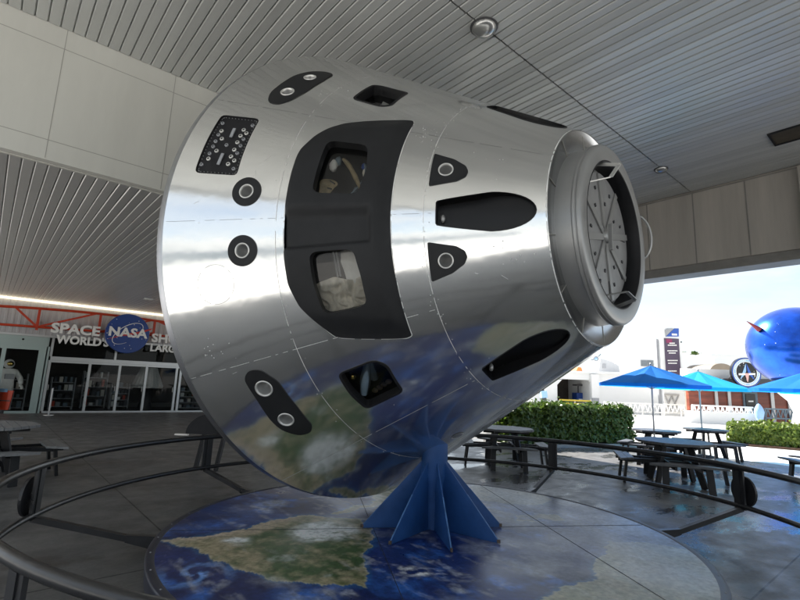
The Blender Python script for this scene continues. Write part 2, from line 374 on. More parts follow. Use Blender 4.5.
# edge beam on the right side of the canopy
bm_ = MB(); bm_.box(11.0, 11.35, BB, BF-.002, 4.34, ZC+.03)
edge_beam_ = struct('edge_beam', bm_, M['beam'], canopy)
bl = MB(); bl.box(10.93, 11.42, BB, BF-.002, 4.13, 4.20); bl.box(11.03, 11.32, BB, BF-.002, 4.20, 4.34)
struct('beam_lip', bl, M['beam_lip'], edge_beam_)
bj = MB(); y = 3.31+.94*3
while y > BB:
    bj.box(10.996, 11.02, y-.012, y+.012, 4.345, ZC-.02); y -= .94
bj.box(10.99, 11.02, BB, BF-.004, ZC-.035, ZC-.012)
struct('beam_joint', bj, M['beam_lip'], edge_beam_)
cl = MB(); cl.box(10.86, 11.45, .72, 1.52, 4.21, ZC-.04); cl.box(10.9, 11.45, .75, 1.2, .004, 4.12)
pillar_ = struct('pillar', cl, M['beam'], canopy)
# left edge and back edge fascia
ef = MB(); ef.box(AL-.5, AL-.3, BB, 22, ZC-.1, ZC+.3)
edge_fascia_ = struct('edge_fascia', ef, M['fascia'], canopy)

# ceiling fittings
def dome_light(x, y, z, r, label):
    t = thing('ceiling_light', label, 'ceiling light', (x, y, z), group='domed lights on the canopy ceiling')
    q = MB(); q.lathe([(0, r*1.05), (-.012, r*1.05), (-.012, r*.93)], lambda t_, rr, an: (rr*math.cos(an), rr*math.sin(an), t_), 32)
    q.build('trim_ring', M['dark'], t)
    q = MB(); pr = [(-.012-.55*r*math.sin(i/10*PI/2), r*.93*math.cos(i/10*PI/2)+.001) for i in range(11)]
    q.lathe(pr, lambda t_, rr, an: (rr*math.cos(an), rr*math.sin(an), t_), 32); q.build('dome', M['lamp'], t)
    return t
M['lamp'] = mat('lamp_dome', (.42, .42, .41), .22, .7)
dome_light(4.008, 3.316, ZC, .16, 'larger domed metal ceiling light above the middle of the capsule')
dome_light(9.404, 3.334, ZC, .12, 'smaller domed ceiling light near the concrete edge beam')
M['lamp_white'] = mat('lamp_white', (.8, .8, .76), .4)
t = thing('soffit_light', 'small square white light set in the dark lower soffit before the shop', 'soffit light', (3.985, 18.15, ZS))
q = MB(); q.box(-.12, .12, -.12, .12, -.03, 0); q.build('lens', M['lamp_white'], t)
q = MB()
for a, b, c, d in ((-.15, .15, .12, .15), (-.15, .15, -.15, -.12), (-.15, -.12, -.12, .12), (.12, .15, -.12, .12)): q.box(a, b, c, d, -.02, .002)
q.build('frame', M['alu'], t)
t = thing('ceiling_vent', 'brown rectangular vent recessed in the canopy ceiling by the beam', 'vent', (9.52, 1.0, ZC))
q = MB(); q.box(-.24, .24, -.6, .6, -.004, .0); q.build('recess_panel', mat('vent_brown', (.07, .055, .035), .5, var=.5, vscale=3), t)
q = MB()
for a, b, c, d in ((-.27, .27, .6, .63), (-.27, .27, -.63, -.6), (-.27, -.24, -.6, .6), (.24, .27, -.6, .6)): q.box(a, b, c, d, -.02, .002)
q.build('frame', M['black'], t)

# ------------------------------------------------------------------ capsule
CC = Vector((3.7458, 4.8587, 2.9973)); AX = Vector((.1047, -.9945, -.0077)).normalized()
E1 = Vector((.9945, .1047, 0)).normalized(); E2 = Vector((.0008, -.0077, 1)); E2 = (E2-AX*E2.dot(AX)).normalized()
KK = -.63767; R00 = 2.8023; TE = 2.864; RE = .976; TS = .0923; RS = 2.7434; R0 = 2.7563
ca = 1/math.sqrt(1+KK*KK); sa = -KK*ca; PSI0 = -1.2
def rad(ps): return -E1*math.cos(ps)+E2*math.sin(ps)
def cpt(t, pd, off=0.):
    ps = R(pd); d = rad(ps); return CC+AX*(t+off*sa)+d*(R00+KK*t+off*ca)
def cnm(t, pd): return rad(R(pd))*ca+AX*sa
SC = 2.2*PI/180  # degrees -> metres for the flat layout
def to2(p): return (p[0], p[1]*SC)
def rounded(poly, r, n=5):
    P = [Vector(to2(p)) for p in poly]; out = []; N_ = len(P)
    for i in range(N_):
        a, b, c = P[i-1], P[i], P[(i+1) % N_]
        d1 = (a-b); d2 = (c-b); l = min(r, d1.length*.45, d2.length*.45)
        p, q = b+d1.normalized()*l, b+d2.normalized()*l
        for j in range(n+1):
            s = j/n; out.append((1-s)**2*p+2*s*(1-s)*b+s*s*q)
    return [(v.x, v.y/SC) for v in out]
def dense(poly, h=.03):
    out = []
    for i in range(len(poly)):
        a = Vector(to2(poly[i])); b = Vector(to2(poly[(i+1) % len(poly)])); k = max(1, int((b-a).length/h+.5))
        if (b-a).length < 1e-6: continue
        for j in range(k): out.append(a+(b-a)*j/k)
    res = []
    for v in out:
        if not res or (v-res[-1]).length > 2e-4: res.append(v)
    if (res[0]-res[-1]).length < 2e-4: res.pop()
    return [(v.x, v.y/SC) for v in res]
def inpoly(x, y, P):
    c = False; j = len(P)-1
    for i in range(len(P)):
        xi, yi = P[i]; xj, yj = P[j]
        if (yi > y) != (yj > y) and x < (xj-xi)*(y-yi)/(yj-yi)+xi: c = not c
        j = i
    return c
def grow(poly, d):
    P = [Vector(to2(p)) for p in poly]; ar = sum(P[i-1].cross(P[i]) if False else P[i-1].x*P[i].y-P[i-1].y*P[i].x for i in range(len(P)))
    sg = 1 if ar > 0 else -1; out = []
    for i in range(len(P)):
        e1 = (P[i]-P[i-1]).normalized(); e2 = (P[(i+1) % len(P)]-P[i]).normalized()
        n1 = Vector((e1.y, -e1.x)); n2 = Vector((e2.y, -e2.x)); n = (n1+n2); n.normalize()
        out.append(P[i]+n*sg*d/max(.5, n.dot(n1)))
    return [(v.x, v.y/SC) for v in out]
def cone_patch(name, outline, holes, off, m, parent, step=None, normals=True, pts=None):
    O = [to2(p) for p in outline]; H = [[to2(p) for p in h] for h in holes]
    V = [Vector(p) for p in O]; E = [(i, (i+1) % len(O)) for i in range(len(O))]
    bb = []
    for h in H:
        n = len(V); V += [Vector(p) for p in h]; E += [(n+i, n+(i+1) % len(h)) for i in range(len(h))]
        bb.append((min(p[0] for p in h), max(p[0] for p in h), min(p[1] for p in h), max(p[1] for p in h)))
    if pts is None and step:
        xs = [p[0] for p in O]; ys = [p[1] for p in O]; pts = []
        x = min(xs)+step
        while x < max(xs):
            y = min(ys)+step
            while y < max(ys):
                if inpoly(x, y, O): pts.append((x, y))
                y += step
            x += step
    for x, y in (pts or []):
        ok = True
        for (x0, x1, y0, y1), h in zip(bb, H):
            if x0 < x < x1 and y0 < y < y1 and inpoly(x, y, h): ok = False; break
        if ok: V.append(Vector((x, y)))
    r = delaunay_2d_cdt(V, E, [], 0, 1e-6)
    vv = r[0]; ff = []
    for f in r[2]:
        cx = sum(vv[i].x for i in f)/3; cy = sum(vv[i].y for i in f)/3
        if not inpoly(cx, cy, O): continue
        bad = False
        for (x0, x1, y0, y1), h in zip(bb, H):
            if x0 < cx < x1 and y0 < cy < y1 and inpoly(cx, cy, h): bad = True; break
        if not bad: ff.append(tuple(f))
    fo = off if callable(off) else (lambda t, p: off)
    P3 = [cpt(v.x, v.y/SC, fo(v.x, v.y/SC)) for v in vv]
    me = bpy.data.meshes.new(name); me.from_pydata([p-BASE for p in P3], [], ff); me.update()
    # consistent outward faces
    if ff:
        c0 = me.polygons[0]; nn = cnm(vv[ff[0][0]].x, vv[ff[0][0]].y/SC)
        if c0.normal.dot(nn) < 0: me.flip_normals()
    me.polygons.foreach_set('use_smooth', [True]*len(me.polygons))
    if normals and not callable(off): me.normals_split_custom_set_from_vertices([cnm(v.x, v.y/SC) for v in vv])
    return link(name, me, m, parent)
def cone_wall(mb, outline, o0, o1):
    n = len(outline); f0 = o0 if callable(o0) else (lambda t, p: o0); f1 = o1 if callable(o1) else (lambda t, p: o1)
    vs = [cpt(t, p, f0(t, p))-BASE for t, p in outline]+[cpt(t, p, f1(t, p))-BASE for t, p in outline]
    mb.add(vs, [(i, (i+1) % n, n+(i+1) % n, n+i) for i in range(n)], False); return mb
BASE = Vector((3.776, 3.741, .24))
cap = thing('space_capsule', 'huge polished silver cone-shaped spacecraft with black hatch on a blue stand', 'spacecraft', BASE)
def circ(t, p, r, n=28, ry=None):
    ry = ry or r; loc = (R00+KK*t)*PI/180
    return [(t+r*math.cos(2*PI*i/n)*ca, p+ry*math.sin(2*PI*i/n)/loc) for i in range(n)]
def mir(poly): return [(t, 2*PSI0-p) for t, p in poly][::-1]
q0 = PSI0
hatch_o = dense(rounded([(1.062, q0), (1.061, q0+6.3), (1.063, q0+12.2), (1.094, q0+17.4), (1.153, q0+21.2), (1.229, q0+25.2), (1.313, q0+28), (1.474, q0+30.6), (1.725, q0+33.9), (1.80, q0+35.0), (1.818, q0+33.6), (1.821, q0+29), (1.828, q0+20.7), (1.832, q0+11.4), (1.833, q0), (1.834, q0-11), (1.836, q0-20.7), (1.831, q0-30.5), (1.827, q0-35.9), (1.79, q0-36.1), (1.346, q0-30.6), (1.302, q0-29.7), (1.202, q0-24.6), (1.128, q0-20.6), (1.072, q0-14.8), (1.061, q0-10.4), (1.061, q0-5)], .022, 3), .025)
hw1 = dense(rounded([(1.274, 19.4), (1.59, 19.3), (1.632, 12), (1.60, 4.2), (1.262, 4.4), (1.268, 12)], .075, 5), .02)
hw2 = dense(rounded([(1.258, -9.9), (1.575, -10.2), (1.608, -17.5), (1.610, -25.0), (1.292, -25.0), (1.262, -17)], .075, 5), .02)
panel_o = dense(rounded([(.262, 24.0), (.606, 24.4), (.625, 8.8), (.268, 9.0)], .04, 3), .03)
pod1 = dense(rounded([(.505, 33.5), (.500, 43.5), (.545, 47.6), (.655, 50.0), (.76, 49.6), (.79, 44), (.786, 37.0), (.74, 32.4), (.66, 30.0), (.56, 30.2)], .06, 3), .03)
pod2 = dense(rounded([(.505, -34.6), (.565, -33.0), (.66, -33.5), (.75, -37.5), (.768, -45.5), (.765, -51.3), (.71, -52.8), (.615, -52.3), (.53, -49.2), (.508, -46), (.515, -40)], .05, 3), .03)
dia = dense(rounded([(1.195, 38.4), (1.182, 49.6), (1.25, 50.6), (1.53, 50.8), (1.55, 39.3), (1.47, 37.4)], .05, 3), .03)
lwin = dense(rounded([(1.195, -40.4), (1.50, -40.1), (1.575, -43), (1.562, -53.4), (1.22, -53.6), (1.19, -47)], .06, 4), .02)
tri1 = dense(rounded([(2.072, 20.3), (2.082, 7.9), (2.27, 10.2), (2.325, 12.2), (2.335, 14.4), (2.31, 16.6), (2.22, 18.9)], .02, 3), .02)
tri2 = mir(tri1)
def slot_w(t): return .095+.062*min(1, (t-2.148)/.36)**.8 if t < 2.508 else .157*math.sqrt(max(0, 1-((t-2.508)/.285)**2))
def slot_e(t, sg): return (t, q0+sg*math.degrees(slot_w(t)/(R00+KK*t)))
tt = [2.155, 2.2, 2.26, 2.32, 2.38, 2.44, 2.508]+[2.508+.285*math.sin(i*PI/2/9) for i in range(1, 9)]
slot = dense([(2.148, q0-3.4), (2.148, q0+3.4)]+[slot_e(t_, 1) for t_ in tt]+[(2.793, q0)]+[slot_e(t_, -1) for t_ in tt[::-1]], .025)
slot2 = [(t, p+64.2) for t, p in slot]; slot3 = [(t, p-61.5) for t, p in slot]
c1 = circ(.738, 5.05, .135, 32); c2 = circ(.742, -8.0, .135, 32)
oval = circ(1.43, -87.1, .07, 24)
holes = [hatch_o, panel_o, pod1, pod2, dia, lwin, tri1, tri2, slot, slot2, slot3, c1, c2]
# hull sheet
O = []; nP = 360
for i in range(nP): O.append((TS, -180+i*360/nP))
for i in range(30): O.append((TS+(TE-TS)*i/30, 180))
for i in range(nP): O.append((TE, 180-i*360/nP))
for i in range(30): O.append((TE-(TE-TS)*i/30, -180))
gp = []
for i in range(1, 30):
    t_ = TS+(TE-TS)*i/30
    for j in range(1, 180): gp.append((t_, (-180+j*2)*SC))
cone_patch('hull', O, holes, 0., M['hull'], cap, pts=gp)
def capfn(t, r, an): return CC+AX*t+(E1*math.cos(an)+E2*math.sin(an))*r-BASE
q = MB(); q.lathe([(-.03, R0-.03), (-.012, R0-.006), (0, R0), (TS-.012, RS+.0035), (TS-.004, RS+.002), (TS, RS)], capfn, 240); q.build('base_rim', M['brushed'], cap)
q = MB(); q.lathe([(-.03, R0-.03)]+[(-.03-.42*math.sin(i/12*PI/2), (R0-.03)*math.cos(i/12*PI/2)+.001) for i in range(1, 13)], capfn, 120); q.build('heat_shield', M['dark'], cap)
q = MB(); q.lathe([(.3, R00+KK*.3-.42), (TE-.1, RE-.18)], capfn, 90); q.build('cabin_liner', M['void'], cap)

# seams: strips of sealant lying on the skin, left out where a hatch or plate cuts them
def strip_seam(mb, pts, w=.004, off=.0015):
    run = []
    def flush():
        if len(run) > 1:
            vs = []
            for i, (t, p) in enumerate(run):
                a = cpt(*run[max(i-1, 0)]); b = cpt(*run[min(i+1, len(run)-1)]); n = cnm(t, p); s = (b-a).normalized().cross(n)*w
                c = cpt(t, p, off); vs += [c+s-BASE, c-s-BASE]
            mb.add(vs, [(2*i, 2*i+1, 2*i+3, 2*i+2) for i in range(len(run)-1)])
        run.clear()
    for t, p in pts:
        if any(inpoly(t, p, h) for h in holes) or random.random() < .10: flush()
        else: run.append((t, p))
    flush()
for t_ in (.995, 2.06):
    q = MB(); strip_seam(q, [(t_, -180+i*.6) for i in range(601)], .0021); q.build('panel_seam', M['seam'], cap)
for d in (q0-30.2, q0-61, q0-91, q0-121):
    q = MB(); strip_seam(q, [(TS+.01+i*.02, d) for i in range(int((2.06-TS)/.02))], .0018); q.build('panel_seam', M['seam'], cap)
for d in (q0, q0+29.5, q0+60):
    q = MB(); strip_seam(q, [(TS+.02+i*.02, d) for i in range(int((TE-TS)/.02)-2)], .0012); q.build('panel_line', M['grey_metal'], cap)
q = MB(); strip_seam(q, circ(.51, -14.3, .172, 60)+[circ(.51, -14.3, .172, 60)[0]], .0014); q.build('filler_outline', M['grey_metal'], cap)
q = MB(); strip_seam(q, [(TE-.006, -180+i*.6) for i in range(601)], .0035); q.build('edge_seam', M['seam'], cap)
q = MB()
for i in range(110):   # runs of rivets and chips along the seams
    p_ = random.uniform(-80, 62); t_ = random.choice((.995, 2.06, 2.06))+random.gauss(0, .022)
    if not any(inpoly(t_, p_, h) for h in holes): q.sphere(cpt(t_, p_, .0005)-BASE, random.uniform(.0018, .0042), n=6, m=4)
for (t_, p_, n_) in ((1.93, 27, 12), (1.95, 30, 9), (2.6, -14, 7), (2.66, -20, 7), (.37, -27.5, 8), (.42, -28.4, 6), (2.5, 21, 4), (1.05, 42, 6), (.9, 38, 5)):
    for j in range(n_):
        c = cpt(t_+random.gauss(0, .06), p_+random.gauss(0, 1.1), .0005)-BASE; q.sphere(c, random.uniform(.002, .0055), n=6, m=4)
for i in range(18):
    t_, p_ = random.choice(((1.9, 27), (1.98, 30), (.45, -28), (1.1, 40), (2.4, 12), (1.95, -20), (.8, 12), (2.5, -22), (.3, 3))); t_ += random.gauss(0, .10); p_ += random.gauss(0, 3)
    dt, dp = random.gauss(0, .035), random.gauss(0, 1.2); strip_seam(q, [(t_+dt*j/4, p_+dp*j/4+random.gauss(0, .06)) for j in range(5)], random.uniform(.0006, .0014), .0008)
q.build('rivets_chips_scratches', M['seam'], cap)['kind'] = 'stuff'

# hatch: raised plate, recessed grip band, bevelled forward edge
def sstep(x, a, b): x = min(1, max(0, (x-a)/(b-a))); return x*x*(3-2*x)
def hoff(t, p):
    d = p-q0
    h = .045*(1-sstep(t, 1.71+.0004*abs(d), 1.84))+.002
    # upper/lower edges slope down
    e = 29+ (t-1.3)*12
    h *= 1-.85*sstep(abs(d), e-6, e+1)
    h *= .25+.75*sstep(t, 1.055, 1.085) if abs(d) < 24 else 1
    rec = sstep(d, -7.6, -7.0)*(1-sstep(d, -1.0, 3.2))*(1-sstep(t, 1.675, 1.71))
    return h-.05*rec
hatch = cone_patch('hatch', hatch_o, [hw1, hw2], hoff, M['hatch'], cap, step=.018)
q = MB(); cone_wall(q, hatch_o, hoff, lambda t, p: -.05); q.build('hatch_edge', M['black'], hatch)
q = MB(); strip_seam_holes = holes; holes = []; strip_seam(q, grow(hatch_o, .004)+[grow(hatch_o, .004)[0]], .003); q.build('edge_sealant', M['seam'], hatch); holes = strip_seam_holes
for hw in (hw1, hw2):
    q = MB(); cone_wall(q, hw, hoff, lambda t, p: hoff(t, p)-.075); q.build('window_frame', M['void'], hatch)
    cone_patch('window_glass', hw, [], -.03, M['cab_glass'], hatch, step=.1)
def inset_window(name, outline, depth, rim=.02):
    w = cone_patch(name, outline, [grow(outline, -rim)], .004, M['black'], cap)
    inner = grow(outline, -rim); q = MB(); cone_wall(q, outline, .004, -.02); cone_wall(q, inner, .004, -depth); q.build('window_frame', M['void'], w)
    cone_patch('window_glass', inner, [], -depth+.002, M['cab_glass'], w, step=.1); return w
inset_window('side_window', dia, .09); inset_window('side_window', lwin, .09)
# scoops
for s_ in (slot, slot2, slot3):
    pc = sum(p for t, p in s_)/len(s_)
    def so(t, p, pc=pc): return -.10*(1-.75*sstep(t, 2.3, 2.79))
    w = cone_patch('scoop_recess', s_, [], so, M['scoop'], cap, step=.03)
    q = MB(); cone_wall(q, s_, .004, so); q.build('scoop_wall', M['scoop'], w)
    q = MB(); cone_wall(q, grow(s_, .007), .001, .006); cone_wall(q, s_, .006, .001)
    n = len(s_); o1 = grow(s_, .007); q.add([cpt(t, p, .006)-BASE for t, p in o1]+[cpt(t, p, .006)-BASE for t, p in s_], [(i, (i+1) % n, n+(i+1) % n, n+i) for i in range(n)])
    q.build('scoop_lip', M['black'], w)
    c = cpt(2.185, pc-1.0, -.075)-BASE; q = MB(); q.sphere(c, .022, (1, 1, 1.6), 10, 6); q.build('nozzle', M['grey_metal'], w)
# thrusters
def nozzle(parent, t, p, r, off):
    o = cpt(t, p, off); n = cnm(t, p); x = (AX-n*AX.dot(n)).normalized(); y = n.cross(x)
    fn = lambda z, rr, an: o+n*z+(x*math.cos(an)+y*math.sin(an))*rr-BASE
    q = MB(); q.lathe([(-.01, r*1.22), (.004, r*1.2), (.006, r*1.1), (.004, r), (-.015, r*.97)], fn, 28); q.build('nozzle_ring', M['white_ring'], parent)
    q = MB(); q.lathe([(-.012, r*.975), (-.05, r*.72), (-.085, r*.5), (-.10, .001)], fn, 28); q.build('nozzle_cup', M['grey_metal'], parent)
def pod(name, outline, noz, off=.008):
    hs = [circ(t, p, r*1.1, 28) for t, p, r in noz]
    w = cone_patch(name, outline, hs, off, M['hatch'], cap, step=.06)
    q = MB(); cone_wall(q, outline, off, -.02); q.build('pod_edge', M['black'], w)
    for t, p, r in noz: nozzle(w, t, p, r, off)
    return w
pod('thruster_pod', pod1, [(.638, 35.3, .058), (.645, 44.1, .055)])
pod('thruster_pod', pod2, [(.617, -37.9, .068), (.622, -46.8, .064)])
pod('thruster_pod', tri1, [(2.18, 14.3, .052)]); pod('thruster_pod', tri2, [(2.19, -16.9, .052)])
pod('thruster_pod', c1, [(.738, 5.05, .056)]); pod('thruster_pod', c2, [(.742, -8.0, .056)])
# connector panel
w = cone_patch('connector_panel', panel_o, [], -.012, M['black'], cap, step=.08)
q = MB(); cone_wall(q, panel_o, .003, -.012); q.build('panel_edge', M['black'], w)
def puck(parent, name, t, p, r, m, h=.008, ring=True):
    o = cpt(t, p, -.011); n = cnm(t, p); x = (AX-n*AX.dot(n)).normalized(); y = n.cross(x)
    fn = lambda z, rr, an: o+n*z+(x*math.cos(an)+y*math.sin(an))*rr-BASE
    q = MB(); q.lathe([(0, r), (h, r), (h+.003, r*.85), (h+.003, r*.5)], fn, 16); pk = q.build(name, m, parent); q = MB(); q.lathe([(h+.002, r*.5), (h-.004, r*.42), (h-.004, .0005)], fn, 16); q.build('core', M['void'], pk)
for t_, p_ in [(.339, 19.73), (.379, 17.69), (.381, 14.54), (.34, 12.47), (.523, 20.74), (.562, 19.89), (.524, 18.98), (.525, 17.16), (.527, 15.17), (.523, 13.38), (.563, 12.45), (.522, 11.5)]: puck(w, 'connector', t_, p_, .020, M['white_ring'])
for t_, p_ in [(.332, 18.59), (.337, 16.85), (.337, 15.49), (.333, 13.71), (.564, 18.16), (.566, 16.33), (.565, 14.32), (.445, 16.17), (.31, 21.8), (.30, 11), (.575, 22.3), (.58, 10.4)]: puck(w, 'socket', t_, p_, .017, M['grey'], .01)
for (ta, pa, tb, pb) in ((.443, 20.7, .452, 18.2), (.449, 13.9, .443, 11.1)):
    q = MB(); q.bar(cpt(ta, pa, 0)-BASE, cpt(tb, pb, 0)-BASE, .03, .012, cnm(ta, pa)); q.build('latch_plate', M['grey'], w, bevel=.004)
q = MB()
for i, (t_, p_) in enumerate(dense(grow(panel_o, -.018), .05)): q.sphere(cpt(t_, p_, -.010)-BASE, .0045, n=6, m=4)
q.build('bolt', M['plate'], w)
# drain oval on the underside
o_ = cone_patch('access_port', oval, [], .004, M['white_ring'], cap); cone_patch('port_cover', grow(oval, -.014), [], .006, M['grey_metal'], o_)
# cabin contents seen through the panes
def blob(name, t, p, off, r, sc, m, parent, rough=.35, seed=0):
    q = MB(); q.sphere((0, 0, 0), r, sc, 28, 18); c = cpt(t, p, off)-BASE
    vs = []
    for v in q.v:
        v = Vector(v); n_ = noise.fractal(v/r*1.7+Vector((seed*7.1, 0, 0)), 1, 2, 3); cr = abs(noise.noise(v/r*3.1+Vector((seed, 3, 1))))
        vs.append(c+v*(1+rough*.5*n_-rough*cr))
    q.v = vs; return q.build(name, m, parent)
def wrinkle(t, p, s_=1., b0=-.085):
    v = Vector((t*6*s_, p*.13*s_, 4.)); w_ = noise.noise(v*.8); f_ = abs(noise.noise(v+Vector((w_*1.3, 0, 0))))+.5*abs(noise.noise(v*2.1+Vector((5, w_, 0))))
    return b0-.11*f_
cone_patch('crumpled_cover', dense(rounded([(1.22, -17.6), (1.36, -16.2), (1.50, -18.0), (1.66, -16.5), (1.67, -27), (1.22, -27)], .03, 3), .02), [], lambda t, p: wrinkle(t, p, 1.7), M['cream'], cap, step=.009)
cone_patch('reflection_panel', dense(rounded([(1.42, -8), (1.68, -8), (1.68, -19), (1.45, -19)], .02, 3), .03), [], lambda t, p: wrinkle(t, p, .5, -.14), M['suit'], cap, step=.02)  # pale sheet standing in for the bright reflection on the pane
for p_ in (1.385, 1.405):
    q = MB(); q.bar(cpt(p_, -9, -.13)-BASE, cpt(p_+.015, -16.5, -.13)-BASE, .012, .012); q.build('cabin_strut', M['grey'], cap)
cone_patch('cabin_headrest', dense(rounded([(1.255, 11.2), (1.33, 11.6), (1.40, 9.6), (1.33, 6.0), (1.25, 5.6)], .04, 4), .02), [], lambda t, p: wrinkle(t, p, .8, -.09), M['tan'], cap, step=.015)
q = MB(); q.bar(cpt(1.335, 9.9, -.085)-BASE, cpt(1.375, 9.1, -.085)-BASE, .012, .01); q.bar(cpt(1.325, 7.8, -.085)-BASE, cpt(1.36, 7.5, -.085)-BASE, .010, .01); q.build('headrest_slot', M['void'], cap)
q = MB(); q.tube([cpt(1.38+.022*i, 17.5-.55*i-.06*i*i, -.10)-BASE for i in range(10)], [.014, .018, .022, .022, .02, .022, .024, .02, .016, .012], 8); q.build('cabin_strap', M['tan'], cap)
q = MB(); q.tube([cpt(1.585-.003*(i-3)**2, 16.5-1.25*i, -.10)-BASE for i in range(9)], .009, 8); q.build('cabin_hose', M['bluegrey'], cap)
for i_, (t_, p_, r_, m_) in enumerate(((1.31, 15.6, .045, 'suit'), (1.335, 17.3, .035, 'bluegrey'), (1.575, 14.2, .035, 'cream'), (1.53, 8.0, .025, 'bluegrey'), (1.545, 16.4, .025, 'logo_blue'))):
    blob('cabin_fitting', t_, p_, -.13, r_, (.8, 1., 1.3), M[m_], cap, .2, i_)
# lower side window: pale sleeve and bracket, brown glove
q = MB(); q.tube([cpt(1.24+.03*i, -51+1.5*i, -.12-.002*i)-BASE for i in range(7)], [.04, .045, .05, .05, .045, .04, .03], 12); q.build('cabin_sleeve', M['bluegrey'], cap)
q = MB(); q.tube([cpt(1.42-.01*i, -42-1.6*i, -.14)-BASE for i in range(5)], .035, 10); q.build('cabin_sleeve', M['bluegrey'], cap)
for i_ in range(4): blob('glove_finger', 1.33+.045*i_, -51.6+.3*i_, -.115, .028, (1.2, .9, .8), M['tan'], cap, .15, 11+i_)
blob('cabin_fitting', 1.25, -44.5, -.115, .03, (1, 1, 1.2), M['visor'], cap, .1, 3)
# top window: grey bracket
q = MB()
for a_, b_ in (((1.29, 41.5), (1.35, 45.5)), ((1.35, 45.5), (1.50, 42.0)), ((1.33, 47.5), (1.45, 47.0))): q.bar(cpt(*a_, -.13)-BASE, cpt(*b_, -.15)-BASE, .05, .03)
q.build('cabin_bracket', M['alu'], cap)

# docking end
q = MB(); q.lathe([(TE-.001, RE-.001), (TE-.002, RE-.006), (TE-.03, RE-.03), (TE-.03, .785)], capfn, 128, True); ann = q.build('collar', M['annulus'], cap)
q = MB()
for i in range(12):
    an = 2*PI*(i+.4)/12; d = E1*math.cos(an)+E2*math.sin(an); q.bar(CC+AX*(TE-.028)+d*.80-BASE, CC+AX*(TE-.028)+d*.945-BASE, .006, .004, AX)
q.build('collar_joint', M['joint'], ann)
q = MB(); q.lathe([(TE-.031, .80), (2.90, .79), (2.975, .785)], capfn, 128); neck = q.build('docking_neck', M['grey_metal'], cap)
prof = [(2.965, .77), (2.97, .795), (2.985, .806), (3.0, .797), (3.003, .788), (3.006, .797), (3.02, .803), (3.037, .792), (3.045, .775), (3.047, .72), (3.043, .672), (3.04, .66)]
q = MB(); q.lathe(prof, capfn, 128); ring_ = q.build('docking_ring', M['grey_metal'], cap)
q = MB(); q.lathe([(3.041, .662), (3.044, .656), (3.038, .645), (2.95, .645), (2.84, .645)], capfn, 128); q.build('bore', M['black'], ring_)
q = MB(); q.lathe([(3.0, .765), (2.8, .765)], capfn, 64); q.build('inner_sleeve', M['void'], ring_)
q = MB(); q.lathe([(2.935, .001), (2.935, .585), (2.90, .59), (2.88, .65)], capfn, 96, False); pl = q.build('docking_plate', M['plate'], ring_)
q = MB()
for i in range(8):
    an = 2*PI*(i+.3)/8; d = E1*math.cos(an)+E2*math.sin(an); q.bar(CC+AX*2.94+d*.06-BASE, CC+AX*2.94+d*.575-BASE, .055, .02, AX)
q.build('plate_rib', M['grey_metal'], ring_)
q = MB()
for i in range(8):
    an = 2*PI*(i+.8)/8; d = E1*math.cos(an)+E2*math.sin(an); e = E1*-math.sin(an)+E2*math.cos(an)
    for rr, s_ in ((.30, .03), (.43, -.07)):
        q.bar(CC+AX*2.938+d*rr+e*s_-BASE, CC+AX*2.938+d*(rr+.03)+e*s_-BASE, .022, .014, AX)
    q.bar(CC+AX*2.937+d*.20+e*.09-BASE, CC+AX*2.937+d*.50+e*.16-BASE, .008, .01, AX)
q.build('plate_bolt', M['dark'], ring_)
q = MB(); q.lathe([(2.935, .06), (2.975, .055), (2.975, .001)], capfn, 20); q.bar(CC+AX*2.99+E2*.11-BASE, CC+AX*2.99-E2*.13-BASE, .03, .03, AX); q.build('hub', M['grey_metal'], ring_)
def grip(a0_, a1_, out, m, w=.03, r0=.645, r1=.59, t0=2.97):
    k_ = (a1_-a0_)*.16; pts = []
    for an, r_, o_ in ((a0_, r0, 0), (a0_+k_, r1, out), (a1_-k_, r1, out), (a1_, r0, 0)):
        d = E1*math.cos(R(an))+E2*math.sin(R(an)); pts.append(CC+AX*(t0+o_)+d*r_-BASE)
    q = MB()
    for a, b in zip(pts[:-1], pts[1:]): q.bar(a, b, .008, w, AX)
    return q.build('grab_handle', m, ring_)
grip(112, 152, .20, M['white_ring'], .035); grip(246, 276, .20, M['grey_metal'], .03)
q = MB(); pts = []
for i in range(13):
    s_ = i/12; an = R(30-34*s_); rr = .79+.05*math.sin(PI*s_)**.5; d = E1*math.cos(an)+E2*math.sin(an); pts.append(CC+AX*(2.99+.11*math.sin(PI*s_)**.5)+d*rr-BASE)
q.tube(pts, .012, 8); q.build('grab_handle', M['grey_metal'], ring_)

# ------------------------------------------------------------------ platform with painted Earth
RC = Vector((3.6914, 3.7378, 0)); RD = 2.588; HD = .138
plat = thing('round_platform', 'low round platform painted with a blue and green satellite map of Earth under the capsule', 'platform', RC)
def pip(poly): return [(float(a), float(b)) for a, b in poly]
SA = [(-2.25, 1.07), (-2.05, 1.0), (-1.82, .99), (-1.47, .97), (-1.23, 1.12), (-.97, 1.13), (-.74, 1.11), (-.57, .86), (-.36, .66), (-.47, .31), (-.71, -.02), (-1.02, -.27), (-1.13, -.44), (-1.28, -.7), (-1.37, -.77), (-1.53, -.61), (-1.73, -.41), (-1.87, -.29), (-1.91, -.11), (-2.01, .16), (-2.07, .38), (-2.09, .68), (-2.2, .85)]
CA_ = [(-.55, .98), (-.36, .93), (-.11, 1.04), (.06, 1.0), (.34, 1.04), (.55, 1.18), (.85, 1.30), (1.2, 1.45), (1.5, 1.6), (1.7, 1.9), (1.2, 2.2), (.7, 2.1), (.55, 1.7), (.3, 1.25), (.06, 1.12), (-.11, 1.16), (-.4, 1.04)]
